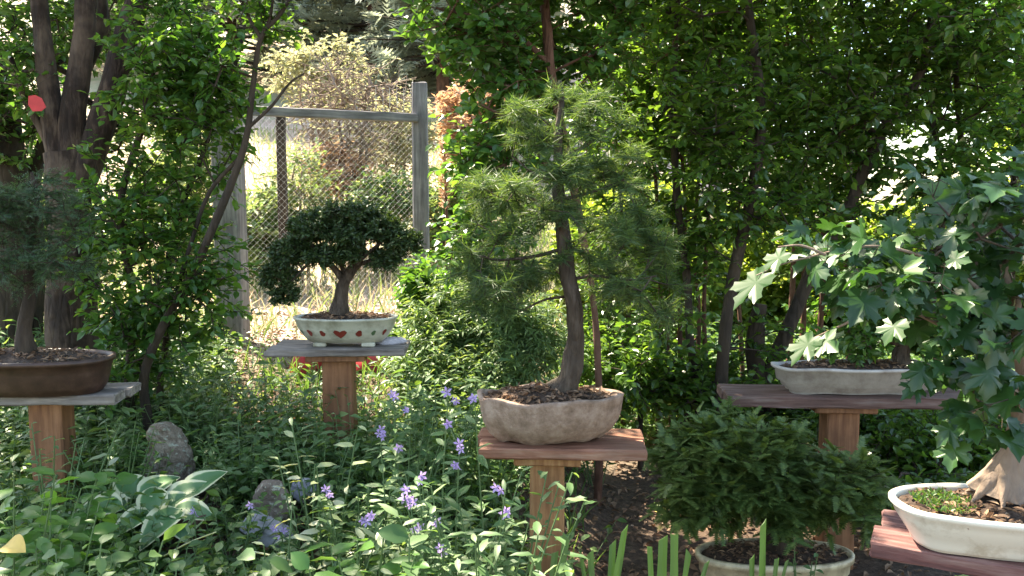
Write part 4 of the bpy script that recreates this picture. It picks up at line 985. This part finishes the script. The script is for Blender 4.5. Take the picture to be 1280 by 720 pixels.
slab_rock('standing_stone', 'upright grey stone with a pale top behind the hosta', M['stone'], [(183, 640), (184, 600), (185, 570), (187, 548), (190, 530)], [(246, 640), (243, 604), (236, 575), (229, 552), (210, 531)], None, 3.5, .06, 3.1)
slab_rock('brown_rock', 'flat faced brown rock above the bluish rock', M['stonebr'], [(314, 655), (316, 635), (319, 618), (330, 605)], [(366, 655), (366, 636), (364, 618), (352, 604)], None, 3.1, .045, 8.1)
c = W(338, 664, 2.95); o = rock('bluish_rock', 'bluish grey rock lying low among the flowers', M['stoneb'], c, (.085, .05, .040), 9.7, .35, 4, -.1); o.rotation_euler = (0, .35, -.2)
c = W(382, 612, 3.3); rock('lavender_rock', 'small lavender grey rock right of the brown rock', M['stoneb'], c, (.05, .04, .045), 12.7, .35, 4, .6)
c = W(490, 430, 3.86); rock('grey_pebble', 'smooth grey stone on the stand beside the heart painted pot', M['stoneb'], (c[0] - .01, 3.86, zl + .012), (.075, .04, .018), 2.2, .15, 4, .1)
# brown clay flowerpot behind the hosta
c = W(240, 668, 2.95); g = GH(c[0], c[1]); fp = empty('flowerpot', (c[0], c[1], g), 'small brown clay flowerpot right of the hosta', 'flowerpot')
ht = W(240, 640, 2.95)[2] - g
m = MB(); ringed(m, [(-.02, 0), (-.004, ht - .03), (.006, ht - .03), (.007, ht), (-.003, ht), (-.006, ht - .03)], .062, .062, 2, 40); m.build('pot', M['terracotta'], fp)
m = MB(); ringed(m, [(-.012, ht - .02), (-.055, ht - .012)], .062, .062, 2, 24, close_bottom=False); m.add([(0.005 * math.cos(k) , .005 * math.sin(k), ht - .0115) for k in range(6)], [tuple(range(6))]); m.build('soil', M['soil'], fp)
# red things
def red_dome(label, px, py, Y, rx, rz_, name='red_dome'):
    c = W(px, py, Y); g = GH(c[0], c[1]); m = MB(); A = rx / F_PX * Y; Hh = W(px, py - rz_, Y)[2] - g
    ringed(m, [(0, 0), (-.006, Hh * .25), (-.03, Hh * .6), (-.07, Hh * .85), (-A * .6, Hh * .97), (-A * .98, Hh)], A, A * .7, 2, 40, .05, 2, 3)
    o = m.build(name, M['red']); o.location = (c[0], c[1], g); return tag(o, label, 'garden ornament', 'red rounded objects behind the domed bonsai')
red_dome('red rounded object on the ground left of the brown post', 386, 456, 5.3, 26, 20)
red_dome('red rounded object on the ground right of the brown post', 466, 457, 5.3, 28, 20)
c = W(45, 131, 4.0); m = MB(); o_ = [(0, 0, .045), (.03, 0, .03), (.045, .005, -.01), (.02, .01, -.028), (-.02, .006, -.03), (-.036, 0, .0), (-.03, -.004, .04)]
V = [(x, y - .002, z) for x, y, z in o_] + [(x * .96, y + .004, z * .96) for x, y, z in o_]; n_ = 7
m.add(V, [tuple(range(n_)), tuple(reversed(range(n_, 2 * n_)))] ); m.add(V, np.array([(i, (i + 1) % n_, n_ + (i + 1) % n_, n_ + i) for i in range(n_)]), smooth=False)
tg_ = empty('red_thing', c, 'small red thing of unknown kind in the leaves by the patchy trunks', 'unknown object'); m.build('red_face', M['red'], tg_)  # red shape of unknown kind; its tag form is made up
m = MB(); tube(m, [(0, 0, .044), (.01, .02, .10), (.05, .10, .16)], [.0012] * 3, 5); m.build('string', M['barkD'], tg_)  # string is made up along with that form

# fallen yellow leaf and the yellow leaf at the corner
for (px, py, Y, s, lab) in [(8, 680, 2.1, .075, 'yellow leaf among the green leaves in the lower corner'), (818, 647, 4.25, .07, 'yellow fallen leaf on the bare soil by the buff pot')]:
    c = W(px, py, Y); c[2] = GH(c[0], c[1]) + .03 if Y > 4 else c[2]
    m = MB(); leaves(m, T_heart(.8), c[None], np.array([[.8, -.5, .1]]), np.array([[0., -.6, 1.]]), s, smooth=True); tag(m.build('yellow_leaf', M['yellow']), lab, 'leaf')

# ------------------------------------------------------------------ hosta
def hosta_mat():
    m, n, b, out = nmat('variegated hosta leaf')
    at = n.nodes.new('ShaderNodeUVMap'); sp_ = n.nodes.new('ShaderNodeSeparateXYZ'); n.links.new(at.outputs[0], sp_.inputs[0])
    t = tex(n, 30, 3); ad = n.nodes.new('ShaderNodeMath'); ad.operation = 'MULTIPLY_ADD'; ad.inputs[1].default_value = .25; n.links.new(t.outputs[0], ad.inputs[0]); n.links.new(sp_.outputs[0], ad.inputs[2])
    r = ramp(n, [(.74, (.060, .15, .050)), (.84, (.11, .21, .07)), (.90, (.52, .52, .32))]); n.links.new(ad.outputs[0], r.inputs[0]); n.links.new(r.outputs[0], b.inputs['Base Color']); b.inputs['Roughness'].default_value = .45
    return m
def hosta(cx, cy, specs):
    g = GH(cx, cy); root = empty('hosta', (cx, cy, g), 'variegated hosta with cream edged leaves in front of the standing stone', 'plant')
    TV, TF = T_heart(.70, 11); k = np.tile(np.array([1, .78, .4, 0, .4, .78, 1]), 11); edge = k; tt = np.repeat(np.linspace(0, 1, 11), 7); edge = np.maximum(k, np.where(tt > .9, 1.0, np.where(tt < .05, .3, k)))
    m = MB(); ms = MB(); uv = []
    for (px, py, Y, s, az, el) in specs:
        p = W(px, py, Y); ax = np.array([math.cos(R(az)) * math.cos(R(el)), math.sin(R(az)) * math.cos(R(el)), math.sin(R(el))])
        up = np.array([0, -.35, 1.0]); s = s * 1.12; st_ = p - ax * s * .5 + np.array([0, 0, .0])
        leaves(m, (TV, TF), st_[None], ax[None], up[None], s, smooth=True); uv.append(edge)
        q = np.array([cx, cy, g]); mid = (q + st_) / 2 + np.array([0, 0, .04]); tube(ms, *smooth_poly([q, mid, st_], [.006, .005, .004], 5), 6)
    lv = m.build('leaves', hosta_mat(), root, (cx, cy, g)); me = lv.data; ul = me.uv_layers.new(name='uv')
    E = np.concatenate(uv); li = np.zeros(len(me.loops), np.int32); me.loops.foreach_get('vertex_index', li)
    U = np.zeros((len(li), 2)); U[:, 0] = E[li]; ul.data.foreach_set('uv', U.ravel())
    ms.build('stalks', M['stem'], root, (cx, cy, g))
c = W(195, 670, 3.0)
hosta(c[0], 3.0, [(120, 635, 2.95, .17, 185, 5), (255, 602, 3.1, .16, 40, 35), (160, 606, 3.1, .15, 150, 30), (200, 605, 3.1, .16, 60, 25), (130, 633, 3.0, .16, 175, 5), (180, 640, 2.95, .16, 215, 0), (215, 628, 3.0, .16, 30, 25), (235, 615, 3.05, .17, 25, 30), (240, 640, 2.92, .15, -10, 5),
                  (200, 656, 2.85, .17, 240, -15), (160, 655, 2.88, .15, 205, -15), (190, 622, 3.0, .14, 120, 35), (222, 655, 2.88, .13, -50, -15)])

# ------------------------------------------------------------------ flowering bellflowers
BFG = 'bellflowers around the reddish stand'
def bell(mb, p, d, s):
    """one open bellflower: five pointed petals flaring from a cup"""
    d = unit(d); ref = np.array([0, 0, 1.]) if abs(d[2]) < .9 else np.array([1., 0, 0]); x = unit(np.cross(d, ref)); y = np.cross(d, x); V = [p]; Fs = []
    for k in range(5):
        a = k * 2 * PI / 5
        for (da, rr, zz) in ((-.45, .32, .42), (.45, .32, .42), (-.38, .72, .72), (.38, .72, .72), (0, 1.15, .80)):
            V.append(p + s * (rr * (math.cos(a + da) * x + math.sin(a + da) * y) + zz * d))
        b = 1 + k * 5; Fs += [(0, b, b + 1), (b, b + 2, b + 3), (b, b + 3, b + 1), (b + 2, b + 4, b + 3)]
    mb.add(V, np.array(Fs), smooth=False)
def bellflower(flowers, Y, label, seed, leafm='herb2', hgt_leaf=.055):
    rng = np.random.default_rng(seed); top = W(flowers[0][0], flowers[0][1], Y); bx = top[0] + rng.uniform(-.05, .05); by = Y + rng.uniform(-.04, .08); g = GH(bx, by)
    root = empty('bellflower', (bx, by, g), label, 'flowering plant', BFG); org = np.array([bx, by, g]); ms = MB(); ml = MB()
    base = np.array([bx, by, g - .02]); st = (top + base) / 2 + np.array([rng.uniform(-.03, .03), 0, 0]); Q, q = smooth_poly([base, st, top], [.0035, .003, .0018], 8); tube(ms, Q, q, 5)
    fls = []
    for (px, py) in flowers:
        p = W(px, py, Y + rng.uniform(-.03, .03)); j = Q[np.argmin(np.linalg.norm(Q - p, axis=1) + np.clip(Q[:, 2] - p[2] + .03, 0, 9) * 3)]; tube(ms, [j, (j + p) / 2, p], [.0018, .0015, .0013], 4)
        fls.append(p)
    n = 34; t = rng.uniform(.12, .97, n); P = np.stack([np.interp(t, np.linspace(0, 1, len(Q)), Q[:, i]) for i in range(3)], 1); a = np.arange(n) * 2.4
    ax = unit(np.stack([np.cos(a), np.sin(a), rng.normal(.15, .3, n)], 1)); leaves(ml, T_leaf(.30, 5), P, ax, unit(np.array([0, -.2, 1.]) + rng.normal(size=(n, 3)) * .25), hgt_leaf * rng.uniform(.7, 1.6, n) * (1.35 - .6 * t))
    ms.build('stem', M['stem'], root, org); ml.build('leaves', M[leafm], root, org)
    for p in fls:
        m = MB()
        for _ in range(2): bell(m, p + rng.normal(size=3) * .004, np.array([rng.normal() * .5, -1, rng.normal() * .5 + .2]), rng.uniform(.011, .017))
        m.build('flower', M['purple'], root, org)
for i, (fl_, Y, lab) in enumerate([
        ([(560, 490), (566, 500)], 2.5, 'bellflower whose lilac bloom floats left of the clay pot'),
        ([(593, 500)], 2.55, 'bellflower with a bloom against the rim of the clay pot'),
        ([(475, 540), (480, 546)], 2.6, 'bellflower with one bloom just right of the brown post'),
        ([(574, 560), (572, 578), (560, 530)], 2.3, 'bellflower with blooms along its stem at the end of the reddish plank'),
        ([(524, 598), (510, 612), (513, 630), (506, 622)], 2.2, 'bellflower with the densest cluster of violet blooms'),
        ([(407, 612), (412, 618)], 2.6, 'bellflower with a bright bloom below the pale leaved sprig'),
        ([(466, 646), (458, 650)], 2.3, 'bellflower with a pale pink bloom low in the bed'),
        ([(546, 652), (522, 662)], 2.2, 'bellflower with two low blooms under the dense cluster'),
        ([(553, 688)], 2.1, 'bellflower with a single bloom at the bottom of the bed'),
        ([(492, 494), (508, 514)], 2.9, 'bellflower with faint blooms behind the others'),
        ([(352, 668), (345, 660)], 2.7, 'bellflower drooping over the bluish rock'),
        ([(315, 632)], 2.8, 'bellflower with a bloom left of the brown rock'),
        ([(243, 640)], 2.7, 'bellflower with a bloom over the hosta leaf'),
        ([(632, 640), (625, 610)], 2.2, 'bellflower nearest the cedar post'),
        ([(498, 560)], 2.7, 'bellflower with a small bloom in the middle of the bed')]):
    bellflower(fl_, Y, lab, 200 + i)

# ---- individually standing leafy plants
def herb(name, label, cat, group, px, Y, top_py, nst, leafm, tm, size, seed, spread=.14, per=10, stemm='stem', lean=0.0, flop=.2):
    rng = np.random.default_rng(seed); x = (px - 640) / F_PX * Y; g = GH(x, Y); org = np.array([x, Y, g]); root = empty(name, org, label, cat, group)
    Ht = W(px, top_py, Y)[2] - g; ms = MB(); ml = MB()
    for k in range(nst):
        a = rng.random() * 6.28; r = spread * math.sqrt(rng.random()); h = Ht * rng.uniform(.72, 1.0); tip = org + np.array([math.cos(a) * r * 1.6 + lean * h, math.sin(a) * r * 1.3, h]); b = org + np.array([math.cos(a) * r * .3, math.sin(a) * r * .3, -.02])
        Q, q = smooth_poly([b, (b + tip) / 2 + np.array([0, 0, h * .06]), tip], [.004, .003, .0018], 5); tube(ms, Q, q, 5)
        t = np.linspace(.25, 1, per); P = np.stack([np.interp(t, np.linspace(0, 1, len(Q)), Q[:, i]) for i in range(3)], 1); aa = np.arange(per) * 2.4 + rng.random() * 6
        ax = unit(np.stack([np.cos(aa), np.sin(aa), rng.normal(flop, .3, per)], 1)); leaves(ml, tm, P, ax, unit(np.array([0, -.1, 1.]) + rng.normal(size=(per, 3)) * .25), size * rng.uniform(.45, 1.25, per), smooth=True)
    ms.build('stems', M[stemm], root, org); ml.build('leaves', M[leafm], root, org); return root
# fresh green broad leaved plants, lower left
HG = 'fresh green plants along the front of the bed'
T_o = T_leaf(.62)
for i, (px, Y, py, ns, sz, lab) in enumerate([
        (20, 2.1, 618, 7, .064, 'broad leaved green plant in the lower corner beside the yellow leaf'), (85, 2.05, 672, 6, .064, 'broad leaved green plant directly below the brown post of the grey board stand'),
        (165, 1.95, 705, 5, .06, 'broad leaved green plant under the hosta'), (50, 1.8, 690, 6, .06, 'broad leaved plant lowest in the corner'), (-20, 2.2, 560, 7, .07, 'leafy plant cut by the picture edge beside the brown post'),
        (268, 2.0, 712, 4, .07, 'green plant right of the hosta at the bottom'), (50, 2.6, 590, 5, .085, 'green plant covering the foot of the brown post under the grey board'),
        (350, 2.0, 705, 5, .07, 'green plant in front of the bluish rock'), (430, 2.0, 670, 7, .07, 'green plant at the bottom below the bright bloom'), (500, 1.95, 680, 7, .07, 'green plant at the bottom beneath the dense violet cluster')]):
    herb('broad_leaved_plant', lab, 'plant', HG, px, Y, py, ns, 'herb' if i % 2 else 'herbg', T_o, sz, 300 + i, .15, 14)
MG = 'leafy stems around the bellflowers'
for i, (px, Y, py, ns, lm, sz, lab) in enumerate([
        (590, 2.15, 570, 9, 'herb2', 0.058, 'tall narrow leaved plant left of the cedar post'), (620, 2.3, 600, 8, 'herb2', 0.055, 'narrow leaved plant against the cedar post'), (550, 2.2, 600, 8, 'herb2', 0.055, 'narrow leaved plant behind the low pair of blooms'),
        (600, 1.95, 650, 8, 'herb2', 0.058, 'narrow leaved plant at the bottom left of the cedar post'), (450, 2.6, 580, 8, 'herb2', 0.047, 'narrow leaved plant below the brown post of the domed bonsai'),
        (500, 3.1, 500, 9, 'herb', 0.051, 'narrow leaved plant right of the brown post of the domed bonsai'), (550, 3.4, 470, 9, 'herb', 0.055, 'bushy plant between the domed bonsai and the clay pot'),
        (390, 3.3, 540, 8, 'herb2', 0.039, 'small leaved plant in front of the brown post'), (610, 3.6, 470, 8, 'lime', 0.055, 'light green plant behind the left rim of the clay pot'),
        (290, 3.4, 530, 9, 'carpet', 0.039, 'small leaved mound right of the standing stone'), (250, 3.9, 480, 9, 'carpet', 0.039, 'small leaved mound behind the standing stone'),
        (330, 4.2, 455, 9, 'herb2', 0.043, 'blue green mound at the foot of the stout grey post'), (130, 3.2, 520, 9, 'shrub', 0.039, 'leafy plant between the brown post and the standing stone'),
        (40, 2.9, 530, 8, 'herb2', 0.047, 'blue green leafy plant left of the brown post of the grey board stand'), (750, 4.6, 500, 8, 'shrub', 0.055, 'leafy plant behind the right rim of the clay pot')]):
    herb('narrow_leaved_plant', lab, 'plant', MG, px, Y, py, ns, lm, T_leaf(.32, 5), sz, 330 + i, .17, 19)
PG = 'pale leaved sprigs in the bed'
for i, (px, Y, py, lab) in enumerate([(395, 2.7, 520, 'sprig with large pale edged leaves in front of the brown post'), (375, 2.75, 550, 'pale edged sprig leaning left of the brown post'), (480, 2.4, 620, 'pale edged sprig beneath the middle blooms'),
        (400, 2.3, 640, 'pale edged sprig above the bottom plants'), (80, 3.0, 555, 'pale edged sprig catching light beside the grey board stand'), (330, 2.3, 640, 'pale edged sprig by the bluish rock'), (440, 2.15, 640, 'pale edged sprig right of the bright bloom')]):
    herb('pale_leaved_sprig', lab, 'plant', PG, px, Y, py, 3, 'pale', T_leaf(.36, 5), .065, 360 + i, .10, 7)
herb('seedling', 'young seedling with paired leaves in front of the ivory pot', 'plant', None, 1218, 1.75, 672, 1, 'herb2', T_oval(.6), .055, 380, .02, 6)
herb('creeping_plant', 'small creeping plant hanging over the rim of the buff pot', 'plant', None, 1020, 3.0, 680, 4, 'herb2', T_oval(.6), .03, 381, .05, 9)

# ---- iris fans with cut tips
IG = 'cut iris fans along the front'
def iris(px, Y, tips, label, seed):
    rng = np.random.default_rng(seed); x = (px - 640) / F_PX * Y; g = GH(x, Y); org = np.array([x, Y, g]); root = empty('iris_fan', org, label, 'plant', IG)
    for (tx, ty, wd, dy) in tips:
        tip = W(tx, ty, Y + dy); b = org + np.array([rng.uniform(-.03, .03), rng.uniform(-.01, .01), -.02]); mid = b * .5 + tip * .5 + np.array([(b[0] - tip[0]) * .30, 0, 0]); Q, _ = smooth_poly([b, mid, tip], [1, 1, 1], 6)
        wm = wd / F_PX * Y / 2; V = []; Fs = []; n = len(Q)
        yaw = rng.uniform(-.5, .5); ux = np.array([math.cos(yaw), math.sin(yaw), 0]); nn = np.array([-math.sin(yaw), math.cos(yaw), 0])
        for i, p in enumerate(Q):
            t = i / (n - 1); hw = wm * (.7 + .35 * math.sin(PI * min(t * 1.1, 1)))
            sl = rng.uniform(-.012, .012) if i == n - 1 else 0
            V += [p - ux * hw + np.array([0, 0, sl]), p - nn * .006 * (1 - .5 * t), p + ux * hw - np.array([0, 0, sl]), p - nn * .003 * (1 - .5 * t)]
        for i in range(n - 1):
            for k in range(4): Fs.append((i * 4 + k, i * 4 + (k + 1) % 4, i * 4 + 4 + (k + 1) % 4, i * 4 + 4 + k))
        m = MB(); m.add(V, np.array(Fs), smooth=False); m.add(V[-4:], [(0, 1, 2, 3)], smooth=False); m.build('blade', M['iris'], root, org)
iris(685, 2.1, [(708, 670, 13, 0), (694, 690, 14, .02), (672, 694, 11, -.02), (663, 705, 10, .03)], 'iris fan at the foot of the cedar post', 1)
iris(762, 2.1, [(781, 660, 14, 0), (766, 678, 13, .02), (738, 690, 11, -.02), (727, 698, 8, .02)], 'iris fan right of the cedar post', 2)
iris(845, 2.1, [(812, 683, 11, 0), (829, 672, 17, .02), (843, 668, 14, -.02), (861, 690, 11, .03), (884, 702, 11, .02)], 'iris fan with the most blades left of the buff pot', 3)
iris(955, 2.1, [(954, 653, 15, 0), (940, 696, 11, .02), (971, 698, 11, -.02), (984, 700, 10, .03)], 'iris fan with one tall cut blade in front of the buff pot', 4)

# straws lying across the bed
rng = np.random.default_rng(9)
for i, (p0, p1, Y, lab) in enumerate([((205, 695), (270, 665), 2.6, 'pale straw lying right of the flowerpot'), ((318, 690), (395, 712), 2.3, 'pale straw lying below the bluish rock'), ((345, 588), (372, 580), 2.9, 'short pale straw behind the brown rock')]):
    a = W(*p0, Y); b = W(*p1, Y - .1); m = MB(); Q, q = smooth_poly([a, (a + b) / 2 + np.array([0, 0, .006]), b], [.003, .0025, .002], 5); tube(m, Q, q, 5); tag(m.build('straw', M['pale']), lab, 'straw', 'straws in the bed')
